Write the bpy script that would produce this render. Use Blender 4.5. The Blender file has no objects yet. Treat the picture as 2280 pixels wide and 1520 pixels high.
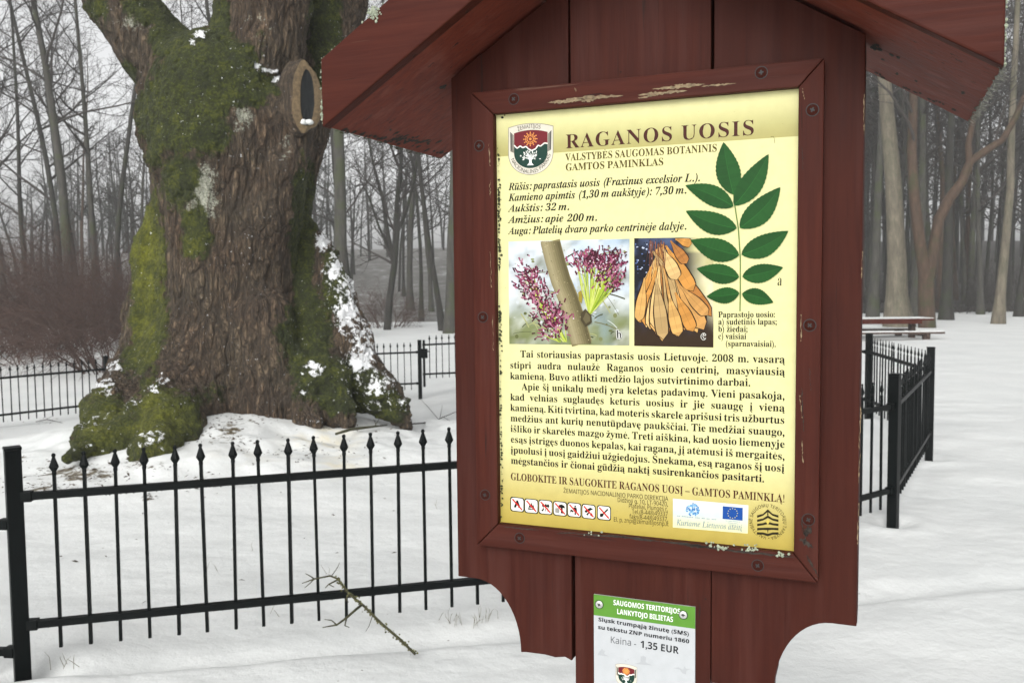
import bpy, bmesh, math, random, unicodedata
import numpy as np
from mathutils import Vector, Matrix

R = math.radians
scene = bpy.context.scene
COL = scene.collection

# ------------------------------------------------------------------ camera
F_PX, CX, CY, CAM_H = 1980.0, 1140.0, 760.0, 1.6
UP_C = Vector((-0.01009, 0.99785, 0.06478)).normalized()
FW_C = Vector((0, 0, -1))
YW = (FW_C - UP_C * FW_C.dot(UP_C)).normalized()
XW = YW.cross(UP_C)
ROT = Matrix((XW, YW, UP_C))            # camera space -> world space
cam_d = bpy.data.cameras.new("camera")
cam = bpy.data.objects.new("camera", cam_d)
COL.objects.link(cam)
cam.matrix_world = Matrix.Translation((0, 0, CAM_H)) @ ROT.to_4x4()
cam_d.sensor_fit = 'HORIZONTAL'
cam_d.sensor_width = 36.0
cam_d.lens = 36.0 * F_PX / 2280.0
cam_d.clip_start, cam_d.clip_end = 0.05, 2000
cam_d.dof.use_dof = True
cam_d.dof.focus_distance = 1.42
cam_d.dof.aperture_fstop = 14.0
scene.camera = cam

# ------------------------------------------------------------------ sky, sun, exposure
SUN_EL, SUN_AZ = R(34), R(199)
world = bpy.data.worlds.new("World")
scene.world = world
world.use_nodes = True
wn = world.node_tree
wn.nodes.clear()
w_out = wn.nodes.new('ShaderNodeOutputWorld')
w_bg = wn.nodes.new('ShaderNodeBackground')
w_sky = wn.nodes.new('ShaderNodeTexSky')
w_sky.sky_type = 'NISHITA'
w_sky.sun_disc = False
w_sky.sun_elevation = SUN_EL
w_sky.sun_rotation = SUN_AZ
w_sky.dust_density = 4.0
w_hsv = wn.nodes.new('ShaderNodeHueSaturation')
w_hsv.inputs['Saturation'].default_value = 0.05      # an overcast sky is almost grey
wn.links.new(w_sky.outputs[0], w_hsv.inputs['Color'])
wn.links.new(w_hsv.outputs[0], w_bg.inputs['Color'])
wn.links.new(w_bg.outputs[0], w_out.inputs['Surface'])
w_bg.inputs['Strength'].default_value = 0.15
sun_d = bpy.data.lights.new("sun", 'SUN')
sun_d.energy = 0.5
sun_d.angle = R(40)
sun_d.color = (1.0, 0.97, 0.93)
sun = bpy.data.objects.new("sun", sun_d)
COL.objects.link(sun)
sdir = Vector((math.sin(SUN_AZ) * math.cos(SUN_EL), math.cos(SUN_AZ) * math.cos(SUN_EL), math.sin(SUN_EL)))
sun.rotation_euler = sdir.to_track_quat('Z', 'Y').to_euler()
sun.location = (0, 0, 30)
scene.view_settings.view_transform = 'Standard'
scene.view_settings.look = 'None'
scene.view_settings.gamma = 1.0
scene.view_settings.exposure = 0.6
scene.render.engine = 'CYCLES'
scene.cycles.use_denoising = True
scene.cycles.max_bounces = 8
scene.cycles.volume_bounces = 1
scene.cycles.volume_step_rate = 4.0
scene.cycles.sample_clamp_indirect = 8.0

# ------------------------------------------------------------------ measuring helpers
def ray(px, py):
    d = ROT @ Vector(((px - CX) / F_PX, (CY - py) / F_PX, -1.0))
    return d

def at(px, py, Y):
    """point seen at pixel (px, py) of the 2280 px photograph, Y metres ahead"""
    d = ray(px, py)
    return Vector((0, 0, CAM_H)) + d * (Y / d.y)

ROT_NP = np.array(ROT)
def proj(P):
    q = (np.asarray(P) - np.array([0, 0, CAM_H])) @ ROT_NP
    return np.stack([CX + F_PX * q[:, 0] / -q[:, 2], CY - F_PX * q[:, 1] / -q[:, 2]], 1)

def S(t):
    t = np.clip(t, 0, 1)
    return t * t * (3 - 2 * t)

# ------------------------------------------------------------------ noise
def _hash(ix, iy, iz, seed):
    h = (ix.astype(np.int64) * 374761393 + iy.astype(np.int64) * 668265263 + iz.astype(np.int64) * 2147483647 + seed * 974711) & 0xFFFFFFFF
    h = ((h ^ (h >> 13)) * 1274126177) & 0xFFFFFFFF
    h = ((h ^ (h >> 16)) * 2246822519) & 0xFFFFFFFF
    return ((h ^ (h >> 15)) & 0xFFFFFF) / float(0xFFFFFF)

def vnoise(P, seed=0):
    P = np.asarray(P, dtype=np.float64)
    i = np.floor(P)
    f = P - i
    f = f * f * (3 - 2 * f)
    i = i.astype(np.int64)
    out = 0
    for dx in (0, 1):
        for dy in (0, 1):
            for dz in (0, 1):
                w = (f[:, 0] if dx else 1 - f[:, 0]) * (f[:, 1] if dy else 1 - f[:, 1]) * (f[:, 2] if dz else 1 - f[:, 2])
                out = out + w * _hash(i[:, 0] + dx, i[:, 1] + dy, i[:, 2] + dz, seed)
    return out * 2 - 1

def fbm(P, octaves=4, seed=0):
    P = np.asarray(P, dtype=np.float64)
    s, a = 0, 1.0
    for k in range(octaves):
        s = s + a * vnoise(P * (2 ** k) + 17.3 * k, seed + k)
        a *= 0.5
    return s / 1.9

# ------------------------------------------------------------------ tree position and ground height
XT, YT = -3.02, 9.6
def ground_z(x, y):
    x = np.asarray(x, float)
    y = np.asarray(y, float)
    z = -0.42 * S((y - 6.5) / 6.0) * S((1.5 - x) / 4.0)
    z = z * (1 - 0.5 * S((y - 18) / 14))
    z = z + 0.62 * np.exp(-((x - XT) ** 2 + (y - YT) ** 2) / (2 * 1.38 ** 2))
    z = z + 0.05 * S((x + 1.0) / 3.0) * S((y - 2.0) / 3.0)
    return z

def gz(x, y):
    return float(ground_z(x, y))

# ------------------------------------------------------------------ object helpers
def link(o, parent=None):
    COL.objects.link(o)
    if parent is not None:
        o.parent = parent
    return o

def thing(name, label, cat, loc=(0, 0, 0), rotz=0.0, group=None):
    o = bpy.data.objects.new(name, None)
    o.empty_display_size = 0.1
    COL.objects.link(o)
    o.location = loc
    o.rotation_euler = (0, 0, rotz)
    o['label'] = label
    o['category'] = cat
    if group:
        o['group'] = group
    return o

def tag(o, label=None, cat=None, group=None, kind=None):
    if label: o['label'] = label
    if cat: o['category'] = cat
    if group: o['group'] = group
    if kind: o['kind'] = kind
    return o

def copy_thing(o, parent=None):
    c = o.copy()
    COL.objects.link(c)
    if parent is not None:
        c.parent = parent
    for ch in list(o.children):
        copy_thing(ch, c)
    return c

class MB:
    """collects vertices and faces, then links them as one mesh object"""
    def __init__(self):
        self.v, self.f, self.m, self.c = [], [], [], []
        self.smooth = False
    def add(self, verts, faces, mat=0, col=None):
        b = len(self.v)
        self.v.extend([tuple(p) for p in verts])
        for f in faces:
            self.f.append(tuple(i + b for i in f))
            self.m.append(mat)
            self.c.append(col)
    def box(self, c, s, rot=None, mat=0):
        x, y, z = s[0] / 2, s[1] / 2, s[2] / 2
        vs = [Vector(p) for p in ((-x, -y, -z), (x, -y, -z), (x, y, -z), (-x, y, -z), (-x, -y, z), (x, -y, z), (x, y, z), (-x, y, z))]
        if rot is not None:
            vs = [rot @ p for p in vs]
        c = Vector(c)
        self.add([p + c for p in vs], [(0, 3, 2, 1), (4, 5, 6, 7), (0, 1, 5, 4), (1, 2, 6, 5), (2, 3, 7, 6), (3, 0, 4, 7)], mat)
    def prism(self, poly, y0, y1, mat=0):
        """polygon in the x-z plane (counter-clockwise seen from -y), from y0 (front) to y1 (back)"""
        n = len(poly)
        vs = [(p[0], y0, p[1]) for p in poly] + [(p[0], y1, p[1]) for p in poly]
        fs = [tuple(range(n)), tuple(range(2 * n - 1, n - 1, -1))]
        for i in range(n):
            j = (i + 1) % n
            fs.append((j, i, n + i, n + j))
        self.add(vs, fs, mat)
    def tube(self, pts, rad, sides=6, cap=True, mat=0):
        pts = [Vector(p) for p in pts]
        n = len(pts)
        vs = []
        t0 = (pts[1] - pts[0]).normalized()
        a = t0.orthogonal().normalized()
        for i in range(n):
            t = (pts[min(i + 1, n - 1)] - pts[max(i - 1, 0)])
            if t.length < 1e-9:
                t = t0
            t = t.normalized()
            a = (a - t * a.dot(t))
            a = a.normalized() if a.length > 1e-6 else t.orthogonal().normalized()
            b = t.cross(a)
            for k in range(sides):
                ang = 2 * math.pi * k / sides
                vs.append(pts[i] + (a * math.cos(ang) + b * math.sin(ang)) * rad[i])
        fs = []
        for i in range(n - 1):
            for k in range(sides):
                k2 = (k + 1) % sides
                fs.append((i * sides + k, i * sides + k2, (i + 1) * sides + k2, (i + 1) * sides + k))
        if cap:
            fs.append(tuple(range(sides - 1, -1, -1)))
            fs.append(tuple((n - 1) * sides + k for k in range(sides)))
        self.add(vs, fs, mat)
    def lathe(self, profile, sides=10, origin=(0, 0, 0), mat=0):
        """profile of (radius, z)"""
        o = Vector(origin)
        vs, fs = [], []
        for (r, z) in profile:
            for k in range(sides):
                a = 2 * math.pi * k / sides
                vs.append(o + Vector((r * math.cos(a), r * math.sin(a), z)))
        m = len(profile)
        for i in range(m - 1):
            for k in range(sides):
                k2 = (k + 1) % sides
                fs.append((i * sides + k, i * sides + k2, (i + 1) * sides + k2, (i + 1) * sides + k))
        fs.append(tuple(range(sides - 1, -1, -1)))
        fs.append(tuple((m - 1) * sides + k for k in range(sides)))
        self.add(vs, fs, mat)
    def build(self, name, mats, parent=None, bevel=0.0, smooth=None):
        me = bpy.data.meshes.new(name)
        me.from_pydata(self.v, [], self.f)
        if not isinstance(mats, (list, tuple)):
            mats = [mats]
        for m in mats:
            me.materials.append(m)
        if any(self.m):
            me.polygons.foreach_set('material_index', self.m)
        if any(c is not None for c in self.c):
            ca = me.color_attributes.new('Col', 'FLOAT_COLOR', 'CORNER')
            buf = []
            for f, c in zip(self.f, self.c):
                if c is None:
                    c = (1, 0, 1)
                if len(c) and isinstance(c[0], (tuple, list)):
                    for q in c:
                        buf.extend((q[0], q[1], q[2], 1.0))
                else:
                    for _ in f:
                        buf.extend((c[0], c[1], c[2], 1.0))
            ca.data.foreach_set('color', buf)
        if bevel > 0:
            bm = bmesh.new()
            bm.from_mesh(me)
            es = [e for e in bm.edges if len(e.link_faces) == 2 and e.calc_face_angle(0) > R(25)]
            bmesh.ops.bevel(bm, geom=es, offset=bevel, segments=2, profile=0.6, affect='EDGES', clamp_overlap=True)
            bm.to_mesh(me)
            bm.free()
        if smooth or (smooth is None and self.smooth):
            me.polygons.foreach_set('use_smooth', [True] * len(me.polygons))
        me.update()
        o = bpy.data.objects.new(name, me)
        return link(o, parent)

def srgb(r, g, b):
    def f(c):
        c /= 255.0
        return c / 12.92 if c <= 0.04045 else ((c + 0.055) / 1.055) ** 2.4
    return (f(r), f(g), f(b))

# ------------------------------------------------------------------ material helpers
class NT:
    def __init__(self, name, rough=0.6):
        self.mat = bpy.data.materials.new(name)
        self.mat.use_nodes = True
        self.t = self.mat.node_tree
        self.b = self.t.nodes['Principled BSDF']
        self.b.inputs['Roughness'].default_value = rough
        self.coord = None
    def n(self, kind, **kw):
        nd = self.t.nodes.new(kind)
        for k, v in kw.items():
            setattr(nd, k, v)
        return nd
    def l(self, a, b):
        self.t.links.new(a, b)
    def co(self, scale=(1, 1, 1), rand=False):
        tc = self.n('ShaderNodeTexCoord')
        mp = self.n('ShaderNodeMapping')
        mp.inputs['Scale'].default_value = scale
        self.l(tc.outputs['Object'], mp.inputs['Vector'])
        if rand:
            oi = self.n('ShaderNodeObjectInfo')
            mul = self.n('ShaderNodeMath', operation='MULTIPLY')
            mul.inputs[1].default_value = 37.0
            self.l(oi.outputs['Random'], mul.inputs[0])
            self.l(mul.outputs[0], mp.inputs['Location'])
        return mp.outputs['Vector']
    def noise(self, vec, scale, detail=4, rough=0.55, dist=0.0):
        nd = self.n('ShaderNodeTexNoise')
        nd.inputs['Scale'].default_value = scale
        nd.inputs['Detail'].default_value = detail
        nd.inputs['Roughness'].default_value = rough
        nd.inputs['Distortion'].default_value = dist
        self.l(vec, nd.inputs['Vector'])
        return nd.outputs['Fac']
    def ramp(self, fac, stops):
        nd = self.n('ShaderNodeValToRGB')
        e = nd.color_ramp.elements
        while len(e) < len(stops):
            e.new(0.5)
        for k, (p, c) in enumerate(stops):
            e[k].position = p
            if not isinstance(c, (tuple, list)):
                c = (c, c, c)
            e[k].color = (c[0], c[1], c[2], 1)
        self.l(fac, nd.inputs['Fac'])
        return nd.outputs['Color']
    def mix(self, fac, a, b, mode='MIX'):
        nd = self.n('ShaderNodeMix', data_type='RGBA', blend_type=mode)
        for sock, v in ((nd.inputs[0], fac), (nd.inputs[6], a), (nd.inputs[7], b)):
            if isinstance(v, (int, float)):
                sock.default_value = v if sock.type == 'VALUE' else (v, v, v, 1)
            elif isinstance(v, (tuple, list)):
                sock.default_value = (v[0], v[1], v[2], 1)
            else:
                self.l(v, sock)
        return nd.outputs[2]
    def math(self, op, a, b=None, clamp=False):
        nd = self.n('ShaderNodeMath', operation=op)
        nd.use_clamp = clamp
        for k, v in enumerate((a, b)):
            if v is None: continue
            if isinstance(v, (int, float)):
                nd.inputs[k].default_value = v
            else:
                self.l(v, nd.inputs[k])
        return nd.outputs[0]
    def attr(self, name):
        nd = self.n('ShaderNodeAttribute', attribute_name=name)
        return nd
    def base(self, c):
        if isinstance(c, (tuple, list)):
            self.b.inputs['Base Color'].default_value = (c[0], c[1], c[2], 1)
        else:
            self.l(c, self.b.inputs['Base Color'])
    def rough(self, v):
        if isinstance(v, (int, float)):
            self.b.inputs['Roughness'].default_value = v
        else:
            self.l(v, self.b.inputs['Roughness'])
    def bump(self, h, strength=0.3, dist=0.01, prev=None):
        nd = self.n('ShaderNodeBump')
        nd.inputs['Strength'].default_value = strength
        nd.inputs['Distance'].default_value = dist
        self.l(h, nd.inputs['Height'])
        if prev is not None:
            self.l(prev, nd.inputs['Normal'])
        self.l(nd.outputs['Normal'], self.b.inputs['Normal'])
        return nd.outputs['Normal']

def mat_snow(name, dirty=False):
    t = NT(name, 0.65)
    v = t.co()
    n1 = t.noise(v, 0.9, 4)
    n2 = t.noise(v, 14.0, 5, 0.6)
    n3 = t.noise(v, 90.0, 3, 0.6)
    c = t.ramp(n1, [(0.3, (0.575, 0.59, 0.58)), (0.7, (0.66, 0.67, 0.655))])
    if dirty:
        a = t.attr('dirt').outputs['Fac']
        nf = t.noise(v, 9.0, 6, 0.7)
        m = t.math('MULTIPLY', a, 1.0)
        m = t.math('ADD', m, t.math('MULTIPLY', t.math('SUBTRACT', nf, 0.5), 1.7))
        fac = t.ramp(m, [(0.48, 0.0), (0.62, 1.0)])
        dirtc = t.ramp(t.noise(v, 25.0, 4), [(0.35, (0.045, 0.035, 0.022)), (0.65, (0.16, 0.13, 0.08))])
        c = t.mix(fac, c, dirtc)
        ya = t.attr('stain').outputs['Fac']
        yf = t.math('MULTIPLY', ya, t.ramp(t.noise(v, 5.0, 4), [(0.4, 0.0), (0.65, 1.0)]))
        c = t.mix(yf, c, (0.70, 0.60, 0.36))
        # wind-blown specks and crumbs of bark on the crust
        sp = t.n('ShaderNodeTexVoronoi', feature='F1')
        sp.inputs['Scale'].default_value = 9.0
        sp.inputs['Randomness'].default_value = 1.0
        t.l(v, sp.inputs['Vector'])
        f2 = t.ramp(sp.outputs['Distance'], [(0.03, 1.0), (0.055, 0.0)])
        f2 = t.math('MULTIPLY', f2, t.ramp(t.noise(v, 2.3, 2), [(0.50, 0.0), (0.60, 0.8)]))
        c = t.mix(f2, c, (0.10, 0.085, 0.06))
    t.base(c)
    n4 = t.noise(v, 5.0, 3, 0.5)
    h = t.math('ADD', t.math('ADD', t.math('MULTIPLY', n2, 1.0), t.math('MULTIPLY', n3, 0.2)), t.math('MULTIPLY', n4, 1.6))
    t.bump(h, 0.26, 0.035)
    t.b.inputs['Subsurface Weight'].default_value = 0.0
    return t.mat

def mat_red(name, dark=1.0, vertical='Z', wear=0.0):
    """brown-red wood stain with long grain"""
    t = NT(name, 0.55)
    sc = {'Z': (30, 30, 1.6), 'X': (1.6, 30, 30), 'Y': (30, 1.6, 30)}[vertical]
    v = t.co(sc, True)
    v1 = t.co((1, 1, 1), True)
    g = t.noise(v, 3.0, 5, 0.6, 0.4)
    big = t.noise(v1, 5.0, 4)
    k = dark * 0.355
    t.b.inputs['Specular IOR Level'].default_value = 0.09
    c = t.ramp(g, [(0.28, (0.088 * k, 0.0180 * k, 0.0105 * k)), (0.52, (0.128 * k, 0.0290 * k, 0.0170 * k)), (0.78, (0.160 * k, 0.041 * k, 0.025 * k))])
    c = t.mix(t.ramp(big, [(0.35, 0.0), (0.75, 0.55)]), c, (0.070 * k, 0.022 * k, 0.017 * k))
    pale = t.noise(t.co({'Z': (14, 14, 0.7), 'X': (0.7, 14, 14), 'Y': (14, 0.7, 14)}[vertical], True), 2.0, 4, 0.6)
    c = t.mix(t.ramp(pale, [(0.52, 0.0), (0.72, 0.45)]), c, (0.19 * k, 0.070 * k, 0.055 * k))
    # specks of dirt and tiny chips
    vo = t.n('ShaderNodeTexVoronoi')
    vo.inputs['Scale'].default_value = 34.0
    t.l(v1, vo.inputs['Vector'])
    spk = t.ramp(vo.outputs['Distance'], [(0.04, 1.0), (0.075, 0.0)])
    spk = t.math('MULTIPLY', spk, t.ramp(t.noise(v1, 11.0, 2), [(0.56, 0.0), (0.62, 1.0)]))
    c = t.mix(t.math('MULTIPLY', spk, 0.8), c, (0.012, 0.009, 0.008))
    # fine cracks along the grain
    vc = t.co({'Z': (60, 60, 2.0), 'X': (2.0, 60, 60), 'Y': (60, 2.0, 60)}[vertical], True)
    cr = t.ramp(t.noise(vc, 2.2, 3, 0.5, 0.6), [(0.30, 1.0), (0.335, 0.0)])
    cr = t.math('MULTIPLY', cr, t.ramp(t.noise(v1, 6.5, 3), [(0.50 - 0.12 * wear, 0.0), (0.60, 0.9)]))
    c = t.mix(cr, c, (0.02, 0.011, 0.009))
    if wear > 0:
        wv = t.noise(v, 1.2, 6, 0.65, 0.8)
        wm = t.math('MULTIPLY', t.ramp(wv, [(0.66, 0.0), (0.70, 1.0)]), t.ramp(t.noise(v1, 9.0, 3), [(0.52, 0.0), (0.62, wear)]))
        c = t.mix(wm, c, (0.26, 0.20, 0.14))
    t.base(c)
    t.rough(t.ramp(g, [(0.2, 0.48), (0.8, 0.66)]))
    t.bump(t.math('SUBTRACT', g, t.math('MULTIPLY', cr, 0.8)), 0.35, 0.003)
    return t.mat

def mat_plain(name, col, rough=0.5, metal=0.0, var=0.15, scale=20.0, bump=0.0):
    t = NT(name, rough)
    t.b.inputs['Metallic'].default_value = metal
    v = t.co()
    n = t.noise(v, scale, 4)
    a = tuple(c * (1 - var) for c in col)
    b = tuple(min(1, c * (1 + var)) for c in col)
    t.base(t.ramp(n, [(0.3, a), (0.7, b)]))
    if bump:
        t.bump(n, bump, 0.005)
    return t.mat

def mat_print(name, rough=0.38):
    """printed ink: the colour of every printed shape is kept with the shape"""
    t = NT(name, rough)
    c = t.attr('Col').outputs['Color']
    v = t.co()
    n = t.noise(v, 60.0, 4)
    t.base(t.mix(1.0, c, t.ramp(n, [(0.3, 0.76), (0.7, 0.82)]), 'MULTIPLY'))
    t.b.inputs['Specular IOR Level'].default_value = 0.12
    return t.mat

def mat_bark(name, base, moss, lim=(0.5, 0.62), scale=1.0):
    t = NT(name, 0.9)
    v = t.co((1, 1, 0.25), True)
    v1 = t.co((1, 1, 1), True)
    n = t.noise(v, 9.0 * scale, 5, 0.65, 0.5)
    m = t.noise(v1, 1.3 * scale, 5, 0.65)
    dk = tuple(c * 0.55 for c in base)
    lt = tuple(min(1, c * 1.5) for c in base)
    c = t.ramp(n, [(0.3, dk), (0.55, base), (0.75, lt)])
    c = t.mix(t.ramp(m, [(lim[0], 0.0), (lim[1], 0.85)]), c, moss)
    t.base(c)
    t.bump(n, 0.6, 0.03)
    return t.mat

M = {}
M['snow'] = mat_snow('snow ground', True)
M['snow_cap'] = mat_snow('settled snow')
M['red'] = mat_red('red brown stain upright', 1.0, 'Z')
M['red_x'] = mat_red('red brown stain lengthwise', 1.15, 'X', 0.18)
M['red_z'] = mat_red('red brown stain frame upright', 1.15, 'Z', 0.25)
M['soffit'] = mat_red('faded eaves stain with snow bounce', 3.1, 'X', 0.2)  # paler copy of the stain: fading plus painted-in light bounced off the snow
M['red_y'] = mat_red('red brown stain eaves', 1.15, 'Y', 0.25)
M['red_barge'] = mat_red('red brown stain barge', 1.15, 'X', 0.2)
M['gap'] = mat_plain('dark gap', (0.006, 0.006, 0.007), 0.9)
M['raw'] = mat_plain('bare weathered wood', (0.18, 0.132, 0.075), 0.85, 0, 0.45, 130.0, 0.4)
M['rot'] = mat_plain('rotten dark wood', (0.022, 0.016, 0.011), 0.9, 0, 0.6, 160.0, 0.6)
M['lichen'] = mat_plain('pale lichen', (0.27, 0.30, 0.22), 0.95, 0, 0.35, 150.0, 0.5)
M['fringe'] = mat_plain('grey dry fringe', (0.13, 0.13, 0.11), 0.95, 0, 0.5, 150.0)
M['algae'] = mat_plain('dark green algae', (0.035, 0.042, 0.016), 0.95, 0, 0.5, 150.0, 0.5)
M['screw_red'] = mat_plain('painted screw', (0.034, 0.009, 0.006), 0.6, 0, 0.2, 200.0)
M['screw_red'].node_tree.nodes['Principled BSDF'].inputs['Specular IOR Level'].default_value = 0.03
M['screw'] = mat_plain('zinc screw', (0.62, 0.62, 0.60), 0.32, 0.85, 0.1, 200.0)
M['black'] = mat_plain('black slot', (0.008, 0.008, 0.008), 0.6)
M['print'] = mat_print('printed ink')
M['iron'] = mat_plain('dark coated iron', (0.0022, 0.0034, 0.0034), 0.45, 0.0, 0.35, 8.0, 0.05)
M['iron'].node_tree.nodes['Principled BSDF'].inputs['Specular IOR Level'].default_value = 0.10
M['bark_grey'] = mat_bark('grey bark with moss', (0.048, 0.045, 0.037), (0.040, 0.047, 0.020))
M['bark_pale'] = mat_bark('pale smooth bark', (0.125, 0.108, 0.078), (0.060, 0.064, 0.036), (0.50, 0.74), 0.9)
M['bark_brown'] = mat_bark('brown bark', (0.055, 0.033, 0.020), (0.034, 0.036, 0.012), (0.52, 0.66))
M['bark_dark'] = mat_bark('dark wet bark', (0.022, 0.020, 0.016), (0.020, 0.024, 0.010))
M['twig'] = mat_plain('bare twigs', (0.034, 0.029, 0.025), 0.9, 0, 0.3, 1.0)
M['twig_red'] = mat_plain('reddish bare twigs', (0.056, 0.031, 0.023), 0.9, 0, 0.3, 1.0)
M['twig_moss'] = mat_plain('mossy twig', (0.040, 0.038, 0.016), 0.95, 0, 0.5, 60.0, 0.4)
M['grass'] = mat_plain('dead grass', (0.10, 0.085, 0.045), 0.9, 0, 0.3, 4.0)
#SPLIT
# ------------------------------------------------------------------ ground: one snow sheet, then the wooded slope
def knots(a, b, spec):
    out = [a]
    while out[-1] < b:
        s = spec[-1][1]
        for lim, st in spec:
            if out[-1] < lim:
                s = st
                break
        out.append(out[-1] + s)
    return np.array(out)

gx = knots(-320, 320, [(-60, 20), (-22, 1.6), (-9, 0.22), (-5.6, 0.07), (3.2, 0.045), (6, 0.07), (12, 0.22), (30, 0.9), (70, 3), (400, 25)])
gy = knots(-60, 420, [(-10, 8), (0.5, 0.6), (2.6, 0.1), (6, 0.035), (11.5, 0.05), (17, 0.12), (30, 0.3), (46, 0.8), (70, 3), (500, 25)])
GX, GY = np.meshgrid(gx, gy)
px_, py_ = GX.ravel(), GY.ravel()
P2 = np.stack([px_, py_, np.zeros_like(px_)], 1)
near = 1 - S((np.hypot(px_ + 1, py_ - 6) - 14) / 10)
z_ = ground_z(px_, py_)
z_ = z_ + 0.035 * fbm(P2 * 0.45, 3, 5) + near * (0.026 * fbm(P2 * np.array([1.5, 2.6, 1]), 3, 9) + 0.006 * fbm(P2 * 11, 2, 3))
rt = np.hypot(px_ - XT, py_ - YT)
ring_near = np.exp(-((rt - 1.9) / 0.9) ** 2)
z_ = z_ + ring_near * (0.05 * fbm(P2 * 5.5, 3, 21) + 0.10 * fbm(P2 * 1.9, 3, 25))
# trodden strip and low bank in front of the fence
fl = py_ - (3.57 + 0.187 * (px_ + 1.97))
z_ = z_ + near * (0.05 * S((-fl - 0.02) / 0.16) * (1 - S((-fl - 1.2) / 1.0)) * (0.8 + 0.5 * fbm(P2 * 0.9, 2, 44)))
for (qx, qy) in ((-1.97, 3.57), (2.415, 5.58), (3.60, 7.62), (3.965, 9.85)):
    qr = np.hypot(px_ - qx, py_ - qy)
    z_ = z_ - 0.045 * np.exp(-(qr / 0.085) ** 2) + 0.02 * np.exp(-((qr - 0.2) / 0.09) ** 2)
z_ = z_ - near * 0.03 * np.exp(-((fl - 0.05) / 0.12) ** 2)
pp = proj(np.stack([px_, py_, z_], 1) + np.array([0, 1e-6, 0]))
dirt = np.zeros_like(px_)
stain = np.zeros_like(px_)
for (u, v, a, b, s) in ((170, 1055, 150, 26, 0.62), (110, 1085, 90, 20, 0.55), (500, 965, 60, 40, 0.58), (330, 1035, 90, 16, 0.5), (700, 990, 170, 26, 0.33), (60, 1020, 90, 14, 0.35),
                        (640, 1015, 90, 22, 0.36), (430, 1065, 190, 22, 0.33), (105, 935, 60, 12, 0.4), (800, 960, 120, 22, 0.33), (330, 1108, 30, 9, 0.55), (560, 930, 90, 18, 0.42)):
    dirt = np.maximum(dirt, s * np.exp(-(((pp[:, 0] - u) / a) ** 2 + ((pp[:, 1] - v) / b) ** 2)))
for (u, v, a, b, s) in ((720, 975, 70, 30, 0.6), (760, 1035, 60, 22, 0.5), (560, 1015, 110, 18, 0.15)):
    stain = np.maximum(stain, s * np.exp(-(((pp[:, 0] - u) / a) ** 2 + ((pp[:, 1] - v) / b) ** 2)))
ok = (py_ > 2) & (py_ < 16)
dirt, stain = dirt * ok, stain * ok
nx, ny = len(gx), len(gy)
idx = np.arange(nx * ny).reshape(ny, nx)
quads = np.stack([idx[:-1, :-1].ravel(), idx[:-1, 1:].ravel(), idx[1:, 1:].ravel(), idx[1:, :-1].ravel()], 1)

def np_mesh(name, V, Q, mat, parent=None, attrs=None, smooth=True):
    me = bpy.data.meshes.new(name)
    me.vertices.add(len(V))
    me.vertices.foreach_set('co', np.asarray(V, np.float32).ravel())
    k = Q.shape[1]
    me.loops.add(Q.size)
    me.loops.foreach_set('vertex_index', Q.astype(np.int32).ravel())
    me.polygons.add(len(Q))
    me.polygons.foreach_set('loop_start', np.arange(0, Q.size, k, dtype=np.int32))
    me.update(calc_edges=True)
    me.validate()
    if smooth:
        me.polygons.foreach_set('use_smooth', np.ones(len(me.polygons), bool))
    for an, av in (attrs or {}).items():
        a = me.attributes.new(an, 'FLOAT', 'POINT')
        a.data.foreach_set('value', np.asarray(av, np.float32))
    me.materials.append(mat)
    o = bpy.data.objects.new(name, me)
    return link(o, parent)

ground = np_mesh('snow_ground', np.stack([px_, py_, z_], 1), quads, M['snow'], None, {'dirt': dirt, 'stain': stain})
tag(ground, 'snow covered park lawn around the fenced tree', 'ground', None, 'structure')

# wooded slope beyond the lawn: leaf litter under the trees
tl = NT('leaf litter', 0.95)
tv = tl.co()
lc = tl.ramp(tl.noise(tv, 0.6, 6, 0.7), [(0.3, (0.085, 0.083, 0.074)), (0.5, (0.135, 0.13, 0.118)), (0.60, (0.20, 0.195, 0.185)), (0.68, (0.40, 0.41, 0.40))])
sx_ = tl.n('ShaderNodeSeparateXYZ')
tl.l(tv, sx_.inputs[0])
lx_ = tl.math('MULTIPLY', tl.math('ADD', sx_.outputs['X'], 6.0), 0.05, True)
lc = tl.mix(lx_, lc, tl.ramp(tl.noise(tv, 0.9, 5, 0.7), [(0.35, (0.022, 0.020, 0.016)), (0.68, (0.06, 0.052, 0.042))]))
tl.base(lc)
M['litter'] = tl.mat
hx = np.linspace(-130, 130, 105)
hy = knots(38.5, 190, [(60, 1.2), (110, 3), (400, 12)])
HX, HY = np.meshgrid(hx, hy)
hp = np.stack([HX.ravel(), HY.ravel(), np.zeros(HX.size)], 1)
edge = 40.0 + 2.2 * vnoise(np.stack([hp[:, 0] * 0.11, hp[:, 0] * 0, hp[:, 0] * 0], 1), 4)
hz = ground_z(hp[:, 0], hp[:, 1]) - 0.25 + 0.45 * S((hp[:, 1] - edge) / 3.0) + 5.8 * S((hp[:, 1] - 46) / 60) + 0.5 * fbm(hp * 0.06, 3, 8) * S((hp[:, 1] - 46) / 20)
hidx = np.arange(HX.size).reshape(HX.shape)
hq = np.stack([hidx[:-1, :-1].ravel(), hidx[:-1, 1:].ravel(), hidx[1:, 1:].ravel(), hidx[1:, :-1].ravel()], 1)
hill_z = lambda x, y: float(gz(x, y) - 0.25 + 0.45 * S((y - 40.0) / 3.0) + 5.8 * S((y - 46) / 60))
hills = np_mesh('hills', np.stack([hp[:, 0], hp[:, 1], hz], 1), hq, M['litter'])
tag(hills, 'dark wooded slope covered in leaf litter beyond the lawn', 'hillside', None, 'structure')

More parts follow.
